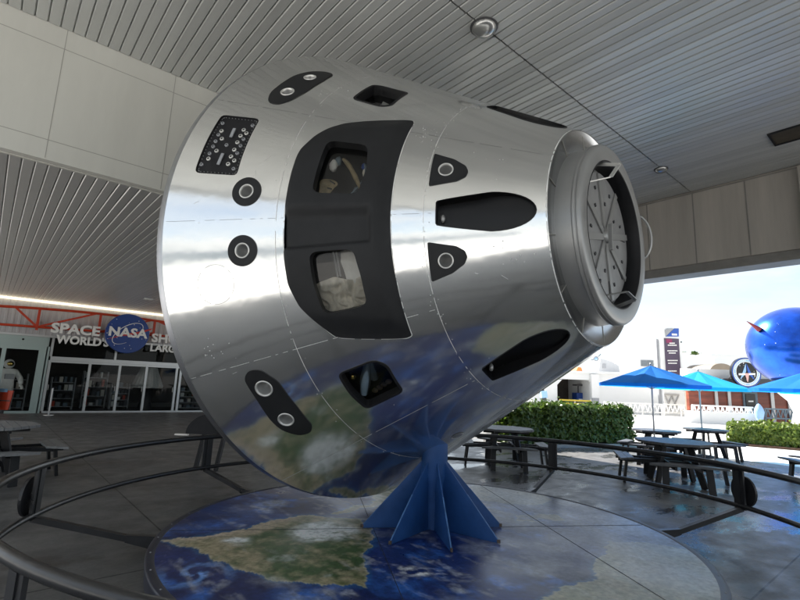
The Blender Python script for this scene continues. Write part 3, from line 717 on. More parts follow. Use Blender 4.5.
AF = [(-.62, -1.62), (-.43, -1.69), (-.18, -1.60), (.22, -1.70), (.5, -1.52), (.9, -1.46), (1.25, -1.3), (1.5, -1.45), (1.7, -1.9), (1.2, -2.4), (.3, -2.6), (-.5, -2.55), (-1.0, -2.35), (-.95, -1.95)]
NA = [(1.35, .75), (1.6, .35), (1.73, .08), (2.05, -.05), (2.33, .02), (2.6, .3), (2.62, .7), (2.2, 1.25), (1.75, 1.2), (1.45, 1.0)]
IS = [(1.1, -.35), (1.3, -.55), (1.6, -.6), (1.75, -.45), (1.5, -.25), (1.25, -.2)]
def segd(x, y, P):
    best = 9
    for i in range(len(P)):
        ax, ay = P[i-1]; bx, by = P[i]; dx, dy = bx-ax, by-ay; s = max(0, min(1, ((x-ax)*dx+(y-ay)*dy)/(dx*dx+dy*dy+1e-9)))
        best = min(best, math.hypot(x-ax-s*dx, y-ay-s*dy))
    return best
def fbm(x, y, s, o=5, seed=0.): return noise.fractal(Vector((x*s+seed, y*s-seed*.7, seed*1.3)), .9, 2.1, o)
def lerp(a, b, t): return tuple(p+(q_-p)*t for p, q_ in zip(a, b))
def earth(x, y):
    wx = x+.05*fbm(x, y, 6, 6, 3.); wy = y+.05*fbm(x, y, 6, 6, 9.)
    c = lerp((.010, .014, .055), (.016, .040, .19), min(1, max(0, .35+.55*fbm(x, y, .9, 5, 1.))))
    sh = max(0, 1-abs(math.hypot(x+1.3, y-1.35)-.2)/.75)       # pale blue shelf water off the coast
    c = lerp(c, (.03, .10, .34), .55*sh*max(0, .5+fbm(x, y, 2.2, 4, 5.)))
    for P, kind in ((SA, 0), (CA_, 0), (AF, 1), (NA, 2), (IS, 2)):
        ins = inpoly(wx, wy, P); d = segd(wx, wy, P)
        if ins:
            g_ = .8*fbm(x, y, 2.6, 6, 12.+kind)+.9*fbm(x, y, 9., 6, 15.+kind)
            green = (.045, .085, .03); tan = (.30, .26, .165); brown = (.2, .14, .08)
            if kind == 0:
                l = lerp(green, tan, min(1, max(0, .5+.9*g_)))
                if P is SA:
                    andes = max(0, 1-segd(wx, wy, [(-2.2, 1.0), (-1.8, .97), (-1.47, .93), (-1.23, 1.08), (-.97, 1.1), (-1.23, 1.08), (-1.47, .93), (-1.8, .97)])/.14); l = lerp(l, (.40, .33, .25), .9*andes)
                    se = max(0, min(1, (-.55-wy*.9-(wx+1.0)*.25)/.35)); l = lerp(l, (.31, .25, .12), .6*se)
                    am = max(0, 1-math.hypot((x+1.2)/.75, (y-.35)/.5)); l = lerp(l, (.04, .085, .028), min(.7, 1.0*am)*min(1, max(.2, .8-g_)))
            elif kind == 1: l = lerp((.24, .25, .17), (.30, .28, .19), min(1, max(0, .5+g_)))
            else: l = lerp((.19, .20, .14), (.30, .27, .18), min(1, max(0, .5+g_)))
            if d < .03: l = lerp(l, (.42, .40, .31), .5*(1-d/.03))
            c = l
        elif d < .05: c = lerp(c, (.03, .16, .32), .5*(1-d/.05))
    # clouds: the white mass over the north of the continent, streaks, a spiral storm, thin veils
    cl_ = max(0, 1-math.hypot((x+.92)/.42, (y-.50)/.36))*3.2*max(0, .62+fbm(x, y, 6, 6, 21.))
    cl_ += max(0, fbm(x, y, 4.2, 7, 27.)-.42)*(.8 if x < .2 else .5)
    bl_ = max(0, fbm(x*1.2, y*.7, 2.6, 7, 61.)-.12)*1.5+1.1*max(0, 1-math.hypot((x+1.75)/.34, (y+.62)/.30))+.9*max(0, 1-math.hypot((x+1.75)/.5, (y-1.28)/.25))
    if not any(inpoly(wx, wy, P) for P in (SA, CA_, AF, NA)): c = lerp(c, (.030, .115, .40), min(.85, bl_*max(.25, .7+fbm(x, y, 7, 5, 63.))))
    cl_ += max(0, 1-math.hypot((x+1.72)/.16, (y-.72)/.22))*1.3*max(0, .6+fbm(x, y, 8, 5, 22.))
    u_ = (x+.85)*.8+(y+.8)*.6; v_ = -(x+.85)*.6+(y+.8)*.8
    cl_ += max(0, 1-math.hypot(u_/.14, v_/.5))*1.4*max(0, .15+fbm(x+v_*.3, y, 9, 5, 23.)*1.4)
    dx, dy = x+2.27, y-.14; rr = math.hypot(dx, dy)
    if rr < .34:
        sp_ = math.cos(math.atan2(dy, dx)*2+rr*26+2*fbm(x, y, 6, 3, 2)); cl_b = max(0, sp_)*(1-rr/.34)*.9; c = lerp(c, (.16, .35, .75), min(1, cl_b))
    cl_ += .5*max(0, fbm(x, y, 1.5, 6, 31.)-.28)
    cl_ += max(0, 1-math.hypot((x+1.75)/.28, (y+.75)/.45))*.5*max(0, fbm(x, y, 5, 5, 33.)+.3)
    c = lerp(c, (.66, .69, .69), min(.92, max(0, cl_)))
    # pale reflection of the plaza painted into the half facing it, then scuffs
    sheen = max(0, min(1, (x*.9-y*.35-.1)/1.6)); c = lerp(c, (.30, .32, .36), .78*sheen*min(1, max(.35, .75+.4*fbm(x, y, 1.8, 5, 41.))))
    scf = max(0, fbm(x*3, y*.8, 3.0, 5, 51.)-.45); c = lerp(c, (.35, .36, .38), min(.5, scf*.9))
    return tuple(min(1, k_*1.5) for k_ in c)
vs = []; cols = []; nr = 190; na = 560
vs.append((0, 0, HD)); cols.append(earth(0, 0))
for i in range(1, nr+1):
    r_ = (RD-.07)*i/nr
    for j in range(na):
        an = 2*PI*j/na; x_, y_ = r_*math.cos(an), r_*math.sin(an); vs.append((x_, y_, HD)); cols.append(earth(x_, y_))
fsd = [(0, 1+j, 1+(j+1) % na) for j in range(na)]
for i in range(nr-1):
    a = 1+i*na; b = a+na; fsd += [(a+j, b+j, b+(j+1) % na, a+(j+1) % na) for j in range(na)]
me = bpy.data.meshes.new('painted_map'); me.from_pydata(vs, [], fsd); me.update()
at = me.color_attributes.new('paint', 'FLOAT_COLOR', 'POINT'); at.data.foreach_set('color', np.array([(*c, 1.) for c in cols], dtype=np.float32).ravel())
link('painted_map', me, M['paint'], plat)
q = MB(); zfn = lambda t, r, an: (r*math.cos(an), r*math.sin(an), t)
q.lathe([(0, RD-.01), (HD-.03, RD-.002), (HD-.006, RD), (HD+.002, RD-.006), (HD+.004, RD-.02), (HD+.004, RD-.066), (HD-.002, RD-.074)], zfn, 160); q.build('platform_edge', mat('platform_edge_dark', (.028, .032, .05), .4, var=.3, vscale=4), plat)
q = MB()
sd1 = Vector((3.96-5.94, 1.547-4.9, 0)).normalized(); sd2 = Vector((-sd1.y, sd1.x, 0)); o1_ = Vector((5.94-RC.x, 4.9-RC.y, 0)); o1_ -= sd1*o1_.dot(sd1)
def chord(o, d):
    b = o.dot(d); h = math.sqrt(max(0, (RD-.08)**2-(o.dot(o)-b*b))); return o+d*(-b-h), o+d*(-b+h)
for o, d in ((o1_, sd1), (Vector((4.7-RC.x, 3.19-RC.y, 0)), sd2), (o1_-sd2*1.9, sd1)):
    a, b = chord(o, d); a.z = b.z = HD+.0015; q.bar(a, b, .0045, .002)
q.build('panel_seam', mat('map_seam', (.05, .055, .07), .6), plat)
q = MB()
for j in range(40):
    an = 2*PI*j/40; q.sphere(((RD-.036)*math.cos(an), (RD-.036)*math.sin(an), HD+.004), .009, (1, 1, .5), 8, 4)
q.build('rim_bolt', M['grey'], plat)

# ------------------------------------------------------------------ blue finned stand
PC = Vector((3.776, 3.741, HD+.002)); st = thing('finned_stand', 'blue steel stand of eight triangular fins round a short post below the capsule', 'stand', PC)
ZT = .70
q = MB(); q.lathe([(.0, .10), (.46, .12), (.52, .14), (1.0, .14)], zfn, 32); q.build('post', M['blue_paint'], st)
for k_ in range(8):
    an = R(-31.76+45*k_); d = Vector((math.cos(an), math.sin(an), 0)); e = Vector((-d.y, d.x, 0))
    q = MB(); q.prism([(.09, .0), (.735, .0), (.735, .028), (.14, .665), (.10, .665)], -.006, .006, lambda u, v, w_: d*u+e*w_+UP*v)
    f_ = q.build('fin', M['blue_paint'], st, bevel=.002)
    q = MB(); q.bar(d*.74+UP*.004, d*.74+UP*.034, .016, .03, d); q.build('weld_end', M['rust'], f_)
    q = MB(); q.bar(d*.735+UP*.030, d*.40+UP*.387, .004, .0125, e); q.build('worn_edge', M['blue_edge'], f_)
# ------------------------------------------------------------------ ring railing
rail = thing('ring_railing', 'black two-rail circular railing around the painted platform', 'railing', RC)
RR = 3.61
def rz(an, z): return z+.01*(RR*math.cos(an-R(40.56)+R(40.56))*0)+0
def rp(an, r, z):  # the ring follows the slightly sloping floor
    x, y = r*math.cos(an), r*math.sin(an); cx_ = x*.75973+y*-.65024; cy_ = x*.65024+y*.75973
    return Vector((x, y, z+.01*cx_-.009*cy_))
for z_, r_, nm in ((.779, .033, 'top_rail'), (.359, .027, 'lower_rail')):
    q = MB(); q.tube([rp(2*PI*i/180, RR, z_) for i in range(180)], r_, 14, closed=True); q.build(nm, M['rail'], rail)
for i, ca_ in enumerate((7.2, 52, 97, 148, 191.9, 237.5, 280, 324)):
    an = R(ca_-40.56); d = Vector((math.cos(an), math.sin(an), 0)); e = Vector((-d.y, d.x, 0))
    q = MB()
    for s_ in (-1, 1): q.bar(rp(an, RR, .325)+e*s_*.03, rp(an, RR, .765)+e*s_*.03, .022, .085, e)
    q.bar(rp(an, RR, .34), rp(an, RR, .75), .037, .05, e)
    q.build('post', M['rail'], rail)
    q = MB(); q.bar(rp(an, RR+.01, .33), d*(RD+.22)+UP*.115, .055, .05)
    q.prism([(RD+.25, .15), (RD+.002, .135), (RD+.002, .02), (RD+.25, .09)], -.03, .03, lambda u, v, w_: d*u+e*w_+UP*v); q.build('strut', M['rail'], rail)
    if i in (0, 4):
        q = MB(); c = rp(an, RR+.055, .52)
        q.lathe([(-.012, .001), (-.012, .17), (.012, .17), (.012, .001)], lambda t, r, a_: c+d*t+(e*math.cos(a_)+UP*math.sin(a_))*r, 32, False)
        q.bar(rp(an, RR+.02, .52), rp(an, RR+.055, .52), .05, .05); q.build('round_plate', M['rail'], rail)

# ------------------------------------------------------------------ picnic tables
def make_table():
    root = thing('picnic_table', 'dark octagonal picnic table', 'picnic table')
    ro = .74; top = MB()
    # planks clipped to an octagon
    w_ = .118; x_ = -ro
    def half(x): x = abs(x); c = ro; k_ = ro*.4142; return c if x <= k_ else c-(x-k_)
    while x_ < ro-.01:
        x0, x1 = x_+.004, min(x_+w_-.004, ro); top.prism([(x0, -half(x0)), (x1, -half(x1)), (x1, half(x1)), (x0, half(x0))], .72, .76, lambda u, v, z: (u, v, z)); x_ += w_
    top.build('table_top', M['table_top'], root)
    fr_ = MB(); fr_.bar((-.6, -.3, .695), (.6, -.3, .695), .04, .05); fr_.bar((-.6, .3, .695), (.6, .3, .695), .04, .05); fr_.bar((-.3, -.6, .69), (-.3, .6, .69), .04, .05); fr_.bar((.3, -.6, .69), (.3, .6, .69), .04, .05)
    for a in (0, PI/2):
        c, s = math.cos(a), math.sin(a)
        for t_ in (-.22, .22): fr_.bar((c*-1.15-s*t_, s*-1.15+c*t_, .39), (c*1.15-s*t_, s*1.15+c*t_, .39), .04, .07)
    fr_.build('frame', M['table'], root)
    for k_ in range(4):
        a = PI/4+k_*PI/2; c, s = math.cos(a), math.sin(a)
        lg = MB(); lg.bar((c*.34, s*.34, .71), (c*.62, s*.62, .0), .13, .045, (-s, c, 0)); lg.build('leg', M['table'], root)
    for k_ in range(4):
        a = k_*PI/2; c, s = math.cos(a), math.sin(a); X = lambda u, v, z: (c*u-s*v, s*u+c*v, z)
        bn = MB()
        for u0, u1 in ((.86, 1.0), (1.008, 1.15)): bn.prism([(u0, -(u0-.43)*.93-.02), (u1, -(u1-.43)*.93-.02), (u1, (u1-.43)*.93+.02), (u0, (u0-.43)*.93+.02)], .415, .45, X)
        b_ = bn.build('bench_seat', M['table_top'], root)
        lg = MB()
        for t_ in (-.38, .38):
            lg = MB(); lg.bar(X(1.0, t_, .41), X(1.07, t_*1.05, 0), .05, .12, X(0, 1, 0)); lg.bar(X(1.0, t_, .39), X(.62, t_*.5, .39), .04, .06); lg.build('bench_leg', M['table'], b_)
    return root
tb = make_table()
for i, (x_, y_, rz_, s_, lab) in enumerate([
        (9.85, 3.55, .55, .85, 'large dark octagonal picnic table nearest the railing plate, in the shade before the beam'),
        (12.3, 4.8, .2, .68, 'dark picnic table under the deeper blue umbrella beside the tall hedge'),
        (14.4, 4.4, .9, .66, 'dark picnic table under the umbrella coloured sunlit cyan beside the low hedge'),
        (8.62, 6.45, .75, .78, 'dark picnic table half hidden below the capsule in front of the tall hedge'),
        (12.6, 1.42, .65, .85, 'dark picnic table cut off at the edge of the view beside the low hedge'),
        (.14, 9.50, .05, .86, 'grey topped picnic table standing in front of the shop entrance')]):
    o = tb if i == 0 else copy_tree(tb); o.location = (x_, y_, .004); o.rotation_euler.z = rz_; o.scale = (s_, s_, 1.0); tag(o, lab, 'picnic table', 'picnic tables around the capsule')
    if i == 5:
        for ch in o.children:
            if ch.name.startswith(('table_top', 'bench_seat')): ch.data = ch.data.copy(); ch.data.materials[0] = M['pale_top']

# black round-topped panel on a slanted leg, behind the railing on the left
u, z = UZ(208, 430, 8.6); p0 = G(u, 8.6, 0)
t = thing('tilted_table', 'black round tipped-up tabletop on a slanted leg, half hidden by the capsule rim', 'tilted table', (p0.x, p0.y, .004), CAMYAW)
q = MB(); n_ = 40; pr = [(.46*math.cos(2*PI*i/n_), .63+max(-.03, .33*math.sin(2*PI*i/n_))) for i in range(n_)]
q.prism(pr, -.02, .02, lambda u_, v, w_: (u_+.1, w_+.25*(v-.8), v)); q.build('round_top', M['black'], t)
q = MB()
for s_ in (-.05, .3): q.bar((s_, .0, .62), (s_-.08, -.05, 0), .10, .05)
q.build('leg', M['table'], t)
q = MB()
for a, b in ((-.52, -.30), (.22, .40)): q.box(a, b, -.12, -.05, .575, .60)
q.build('edge_bracket', M['white_ring'], t)

# ------------------------------------------------------------------ umbrellas
def make_umbrella(m):
    root = thing('umbrella', 'umbrella', 'umbrella'); r = 1.2; n = 8
    cn = MB(); rows = 6
    vs = []
    for i in range(rows+1):
        f_ = i/rows
        for j in range(n*4):
            a = 2*PI*j/(n*4); k_ = abs(((j/4) % 1)-.5)*2   # 1 on a rib, 0 between ribs
            rr = r*f_*(1-.07*(1-k_)); zz = 2.26-.44*f_-.035*math.sin(PI*f_)*(1-k_)
            vs.append((rr*math.cos(a), rr*math.sin(a), zz))
    nn = n*4
    fs_ = [(i*nn+j, i*nn+(j+1) % nn, (i+1)*nn+(j+1) % nn, (i+1)*nn+j) for i in range(rows) for j in range(nn)]
    cn.add(vs, fs_); last = rows*nn
    vs2 = [vs[last+j] for j in range(nn)]+[(vs[last+j][0]*.995, vs[last+j][1]*.995, vs[last+j][2]-.07) for j in range(nn)]
    cn.add(vs2, [(j, (j+1) % nn, nn+(j+1) % nn, nn+j) for j in range(nn)]); cn.build('canopy', m, root)
    q = MB(); q.tube([(0, 0, .02), (0, 0, 2.27)], .02, 10); q.build('pole', M['pole'], root)
    q = MB()
    for j in range(n):
        a = 2*PI*j/n; q.tube([(.02*math.cos(a), .02*math.sin(a), 2.235), (r*.97*math.cos(a), r*.97*math.sin(a), 1.805)], .008, 6); q.tube([(.02*math.cos(a), .02*math.sin(a), 1.72), (.5*r*math.cos(a), .5*r*math.sin(a), 2.0)], .007, 6)
    q.build('rib', M['pole'], root)
    q = MB(); q.lathe([(0, .24), (.05, .24), (.07, .05), (.3, .035), (.3, .02)], zfn, 24); q.build('base', M['dark'], root)
    q = MB(); q.sphere((0, 0, 2.29), .03, n=10, m=6); q.build('finial', M['pole'], root)
    return root
for px, d, m, lab in ((652.5, 11.3, M['umb'], 'deep blue umbrella nearest the tall hedge over a dark picnic table'), (700, 13.1, M['umb_sunlit'], 'umbrella coloured sunlit cyan between the deep blue one and the round emblem sign'), (815, 10.6, M['umb'], 'deep blue umbrella cut off by the edge of the view in front of the globe'), (836, 12.6, M['umb_sunlit'], 'pale cyan umbrella showing only a tip under the cut off blue one')):
    u, z = UZ(px, 400, d); o = make_umbrella(m); p = G(u, d, .0); o.location = (p.x, p.y, .004); o.rotation_euler.z = .3+px
    tag(o, lab, 'umbrella', 'blue umbrellas over the picnic tables')

# ------------------------------------------------------------------ hedges
def leaf_mesh(name, n, sampler, size, m, parent):
    P = np.empty((n, 3)); Nn = np.empty((n, 3))
    for i in range(n): P[i], Nn[i] = sampler()
    d = Nn+rng.normal(0, .55, (n, 3)); d /= np.linalg.norm(d, axis=1)[:, None]
    h = rng.normal(0, 1, (n, 3)); x = np.cross(d, h); x /= np.linalg.norm(x, axis=1)[:, None]; y = np.cross(d, x)
    s = (size*rng.uniform(.6, 1.3, n))[:, None]
    V = np.stack([P-x*s*.5, P+y*s*.9-d*s*.1, P+x*s*.5, P-y*s*.9-d*s*.1], 1).reshape(-1, 3)
    me = bpy.data.meshes.new(name); me.from_pydata(V.tolist(), [], np.arange(4*n).reshape(-1, 4).tolist()); me.update(); return link(name, me, m, parent)
def hedge(label, p, q, wid, h, n, m, lsz, z0=.0):
    p = Vector(p); q = Vector(q); d = q-p; ln = d.length; d.normalize(); e = Vector((-d.y, d.x))
    t = thing('hedge', label, 'hedge', (p.x, p.y, 0), math.atan2(d.y, d.x), 'clipped hedges by the tables')
    def smp():
        f = rng.random(); bul = .09
        u_ = rng.uniform(0, ln); v_ = rng.uniform(0, wid); z_ = rng.uniform(.06, h)
        if f < .36: v_ = rng.uniform(-.02, .16); nn = (0, -1, .25)
        elif f < .72: z_ = h-rng.uniform(-.02, .12); nn = (0, -.1, 1)
        elif f < .8: v_ = wid-rng.uniform(0, .15); nn = (0, 1, .2)
        elif f < .9: u_ = rng.choice([0, ln])+rng.uniform(-.1, .1); nn = (0, 0, .5)
        else: nn = (0, -.5, .5)
        w = bul*noise.noise(Vector((u_*1.7, v_*2, z_*2+p.x)))+.06*noise.noise(Vector((u_*5, v_*5, z_*5)))
        c_ = .12*max(0, (z_-h+.2)/.2)**2
        if v_ < wid*.5: v_ += c_-w
        z_ += w*(1 if f < .72 else .3)
        if rng.random() < .05: z_ += rng.uniform(0, .14)
        if rng.random() < .05: v_ -= rng.uniform(0, .10)
        return (u_, v_, z_+z0), nn
    leaf_mesh('foliage', n, smp, lsz, m, t)
    c = MB(); c.box(.18, ln-.18, .16, wid-.12, .06+z0, h-.18+z0); c.build('branch_core', mat('twig_dark', (.02, .025, .01), .9), t)
    s = MB(); s.box(-.15, ln+.15, -.22, wid+.15, 0, .07); s.build('planting_bed', M['soil'] if m is M['leaf2'] else M['kerb'], t)
    return t
def gp2(px, d): u, z = UZ(px, 440, d); v = G(u, d); return (v.x, v.y)
hedge('tall dark green clipped hedge behind the railing below the capsule nose', gp2(512, 13.6), gp2(634, 15.2), 1.1, 1.12, 15000, M['leaf'], .075, .03)
hedge('low yellow green hedge on mulch beyond the picnic tables', gp2(731, 16.9), gp2(835, 15.4), .8, .62, 11000, M['leaf2'], .07, .03)
hedge('second low pale green hedge row behind the first low hedge', gp2(735, 19.0), gp2(845, 17.6), .7, .62, 6000, M['leaf2'], .08, .03)

# ------------------------------------------------------------------ shop front
B0 = 22.41; shop = thing('shop_building', 'shop front of dark glass doors and pale frames below the grey header', 'shop', (3.8, B0, 0))
OFF = (3.8, B0, 0)
q = MB(); x = -3.
while x < 14:
    q.prism([(x, 0), (x+.10, 0), (x+.115, -.018), (x+.185, -.018), (x+.2, 0), (x+.2, .08), (x, .08)], 2.88, ZS+.03, lambda u_, v, w_: (u_, B0+v, w_)); x += .2
q.build('header_panel', M['siding'], shop, OFF)
q = MB(); q.box(-3, 14, B0-.07, B0+.06, 2.80, 2.879); q.box(1.86, 14, B0-.06, B0+.05, 1.96, 2.10); q.box(1.86, 14, B0-.05, B0+.05, 0.004, .07)
for x_ in (1.86, 3.17, 4.22, 5.22, 6.43, 6.6, 7.9, 9.2, 10.5, 11.8, 13.1): q.box(x_-.045, x_+.045, B0-.055, B0+.045, .071, 1.959)
for x_ in (1.86, 4.0, 6.45, 8.6, 11): q.box(x_-.04, x_+.04, B0-.05, B0+.04, 2.101, 2.799)
q.box(1.86, 14, B0-.045, B0-.01, 1.88, 1.955)
q.build('door_frame', M['alu'], shop, OFF)
ed = [1.86, 3.17, 4.22, 5.22, 6.43]
for a, b in zip(ed[:-1], ed[1:]):
    q = MB(); q.add([(a+.046, B0, .071), (b-.046, B0, .071), (b-.046, B0, 1.959), (a+.046, B0, 1.959)], [(0, 1, 2, 3)]); dr = q.build('glass_door', M['glass'], shop, OFF)
    q = MB(); q.box(b-.10, b-.085, B0-.06, B0-.03, .85, 1.05) if a > 3 else q.box(a+.07, a+.085, B0-.06, B0-.03, .85, 1.05); q.build('handle', M['white_ring'], dr, OFF)
q = MB(); q.add([(6.65, B0, .071), (14, B0, .071), (14, B0, 1.959), (6.65, B0, 1.959)], [(0, 1, 2, 3)]); q.build('window_glass', M['glass'], shop, OFF)
q = MB(); q.add([(1.9, B0, 2.101), (14, B0, 2.101), (14, B0, 2.799), (1.9, B0, 2.799)], [(0, 1, 2, 3)]); q.build('transom_glass', M['glass'], shop, OFF)
# glazed entrance bay on the left, greenish frames
q = MB()
for x_, w_ in ((1.6, .13), (1.74, .05), (.47, .06), (-.9, .06)): q.box(x_-w_, x_+w_, B0-.16, B0-.02, .004, 2.45)
q.box(-3, 1.74, B0-.15, B0-.03, 2.30, 2.79); q.box(-3, 1.47, B0-.15, B0-.03, .004, .09)
q.build('bay_frame', M['green_frame'], shop, OFF)
q = MB(); q.add([(-3, B0-.08, .09), (1.5, B0-.08, .09), (1.5, B0-.08, 2.30), (-3, B0-.08, 2.30)], [(0, 1, 2, 3)]); q.build('bay_glass', M['bay_glass'], shop, OFF)
q = MB(); q.sphere((.95, B0-.17, 2.66), .035, n=10, m=6); q.build('camera_eye', M['black'], shop, OFF)
# interior shell
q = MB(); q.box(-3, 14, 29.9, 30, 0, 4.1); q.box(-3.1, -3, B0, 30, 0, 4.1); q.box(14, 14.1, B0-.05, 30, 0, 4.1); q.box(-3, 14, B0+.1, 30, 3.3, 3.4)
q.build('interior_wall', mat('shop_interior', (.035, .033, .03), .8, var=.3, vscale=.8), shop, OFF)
t = MB(); t.tube([(-8, 22.27, ZS-.06), (14, 22.27, ZS-.06)], .026, 12); t.box(-8, 14, 22.18, 22.40, ZS-.03, ZS+.03)
tag(t.build('glowing_trim', M['trim']), 'long warm white glowing trim where the dark soffit meets the shop header', 'light strip')
# displays inside
def shelf(x, y, w, h, lab, seed):
    rs = random.Random(seed); t = thing('display_shelf', lab, 'display shelf', (x, y, .01), group='display shelves inside the shop')
    q = MB()
    for s_ in (0, w): q.box(s_-.02, s_+.02, -.2, .2, 0, h)
    for i in range(4): q.box(.02, w-.02, -.2, .2, .1+i*h/4, .13+i*h/4)
    q.build('rack', M['grey'], t)
    for i in range(4):
        x_ = .06
        while x_ < w-.15:
            b = MB(); ww = rs.uniform(.06, .16); hh = rs.uniform(.08, h/4-.08); b.box(x_, x_+ww, -.16, .1, .131+i*h/4, .131+i*h/4+hh); b.build('goods', rs.choice([M['white'], M['bluegrey'], M['cream'], M['red'], M['dark'], M['dark'], M['grey']]), t); x_ += ww+rs.uniform(.02, .12)
for i, (x_, y_, w_, h_, lab) in enumerate([(2.2, 24.4, .8, 1.3, 'shelf of goods behind the first glass door from the entrance bay'), (3.4, 25.2, .9, 1.6, 'taller shelf of goods behind the second glass door'), (4.4, 24.6, .7, 1.1, 'low shelf of goods behind the third glass door'), (6.9, 23.4, 1.0, 1.0, 'shelf of goods behind the window by the capsule rim'), (.75, 23.6, .6, 1.4, 'shelf of goods beside the white spacesuit')]):
    shelf(x_, y_, w_, h_, lab, i)
# white conical capsule exhibit inside, behind the last door
t = thing('cone_exhibit', 'pale pleated cone exhibit on a dark stand behind the last glass door', 'exhibit', (5.85, 24.6, .01))
q = MB(); nn = 40; prf = [(.95, .62), (1.02, .64), (1.5, .46), (1.85, .34), (1.9, .2)]
q.add([((r_*(1+.05*(j % 2)))*math.cos(2*PI*j/nn), (r_*(1+.05*(j % 2)))*math.sin(2*PI*j/nn), z_) for z_, r_ in prf for j in range(nn)], [(i*nn+j, i*nn+(j+1) % nn, (i+1)*nn+(j+1) % nn, (i+1)*nn+j) for i in range(len(prf)-1) for j in range(nn)])
q.build('cone', M['suit'], t); q = MB(); q.lathe([(0, .3), (.3, .25), (.9, .22), (.95, .6)], zfn, 24); q.build('stand', M['dark'], t)
# spacesuit on display behind the entrance glass
def skin(name, joints, edges, m, parent, sub=2):
    me = bpy.data.meshes.new(name); me.from_pydata([j[:3] for j in joints], edges, []); me.update(); o = link(name, me, m, parent)
    sk = o.modifiers.new('skin', 'SKIN'); sk.use_smooth_shade = True
    me.skin_vertices[0].data[0].use_root = True
    for i, j in enumerate(joints): me.skin_vertices[0].data[i].radius = (j[3], j[3])
    s = o.modifiers.new('sub', 'SUBSURF'); s.levels = sub; s.render_levels = sub
    dg = bpy.context.evaluated_depsgraph_get(); m2 = bpy.data.meshes.new_from_object(o.evaluated_get(dg)); o.modifiers.clear(); o.data = m2
    bpy.data.meshes.remove(me)
    if not m2.materials: m2.materials.append(m)
    for p in m2.polygons: p.use_smooth = True
    return o
t = thing('spacesuit', 'white spacesuit with helmet on display behind the entrance glass', 'spacesuit', (.70, 22.80, .01), R(15))
J = [(0, 0, .92, .19), (0, 0, 1.15, .20), (0, 0, 1.42, .21), (0, 0, 1.58, .10), (.24, 0, 1.46, .11), (.40, -.05, 1.22, .095), (.38, -.25, 1.02, .085), (-.24, 0, 1.46, .11), (-.42, -.03, 1.2, .095), (-.42, -.2, .98, .085), (.13, 0, .80, .14), (.16, -.03, .48, .115), (.17, 0, .12, .10), (-.13, 0, .80, .14), (-.17, 0, .48, .115), (-.18, .02, .12, .10), (.18, -.14, .06, .07), (-.19, -.13, .06, .07)]
skin('suit_body', J, [(0, 1), (1, 2), (2, 3), (2, 4), (4, 5), (5, 6), (2, 7), (7, 8), (8, 9), (0, 10), (10, 11), (11, 12), (12, 16), (0, 13), (13, 14), (14, 15), (15, 17)], M['suit'], t)
for s_ in (1, -1):
    J = [(.38*s_ if s_ > 0 else -.42, -.25 if s_ > 0 else -.2, 1.0, .05)]; w0 = J[0]
    J = [w0, (w0[0], w0[1]-.06, w0[2]-.05, .045), (w0[0]-.03, w0[1]-.11, w0[2]-.10, .02), (w0[0]-.028, w0[1]-.12, w0[2]-.15, .017), (w0[0], w0[1]-.12, w0[2]-.11, .02), (w0[0], w0[1]-.13, w0[2]-.17, .017), (w0[0]+.03, w0[1]-.11, w0[2]-.10, .02), (w0[0]+.03, w0[1]-.12, w0[2]-.155, .017), (w0[0]-.055*s_, w0[1]-.05, w0[2]-.03, .02), (w0[0]-.075*s_, w0[1]-.09, w0[2]-.06, .018), (w0[0]+.05*s_, w0[1]-.09, w0[2]-.09, .018), (w0[0]+.052*s_, w0[1]-.10, w0[2]-.135, .015)]
    skin('glove', J, [(0, 1), (1, 2), (2, 3), (1, 4), (4, 5), (1, 6), (6, 7), (1, 8), (8, 9), (1, 10), (10, 11)], M['suit'], t, 1)
q = MB(); q.sphere((0, 0, 1.74), .165, (1, 1, 1.05)); hl = q.build('helmet', M['suit'], t)
q = MB(); q.sphere((0, -.05, 1.745), .135, (.95, 1, .9)); q.build('visor', M['visor'], hl)
q = MB(); q.box(-.2, .2, .16, .36, 1.0, 1.55); q.build('life_support_pack', M['suit'], t, bevel=.03)
q = MB(); q.box(-.14, .14, -.26, -.18, 1.2, 1.38); q.build('chest_pack', M['grey'], t, bevel=.01)
# red and white board by the entrance
u, z = UZ(2, 409, 17.5); p0 = G(u, 17.5)
t = thing('red_board', 'red floor-standing notice board with pale top strip left of the entrance', 'notice board', (p0.x, p0.y, .004), CAMYAW)
q = MB(); q.prism([(-.5, .12), (.22, .12), (.30, .80), (-.5, .80)], -.02, .02, lambda u_, v, w_: (u_, w_, v)); q.build('panel', M['red'], t)
q = MB(); q.box(-.5, .10, -.026, -.021, .74, .86); q.build('header_strip', M['pale_blue'], t); q = MB(); q.box(-.5, .24, -.026, -.021, .42, .46); q.build('dark_band', M['dark'], t)
q = MB(); q.box(-.45, -.4, -.2, .2, 0, .119); q.box(.1, .15, -.2, .2, 0, .119); q.build('foot', M['dark'], t)
# stanchion by the door frame, with two small floor plates
t = thing('stanchion', 'slim pale post in front of the door frame', 'stanchion', (1.98, 21.2, .004))
q = MB(); q.tube([(0, 0, 0), (0, 0, .95)], .03, 10); q.build('pole', M['pole'], t); q = MB(); q.lathe([(0, .16), (.02, .16), (.03, .03)], zfn, 20); q.build('base', M['white_ring'], t)

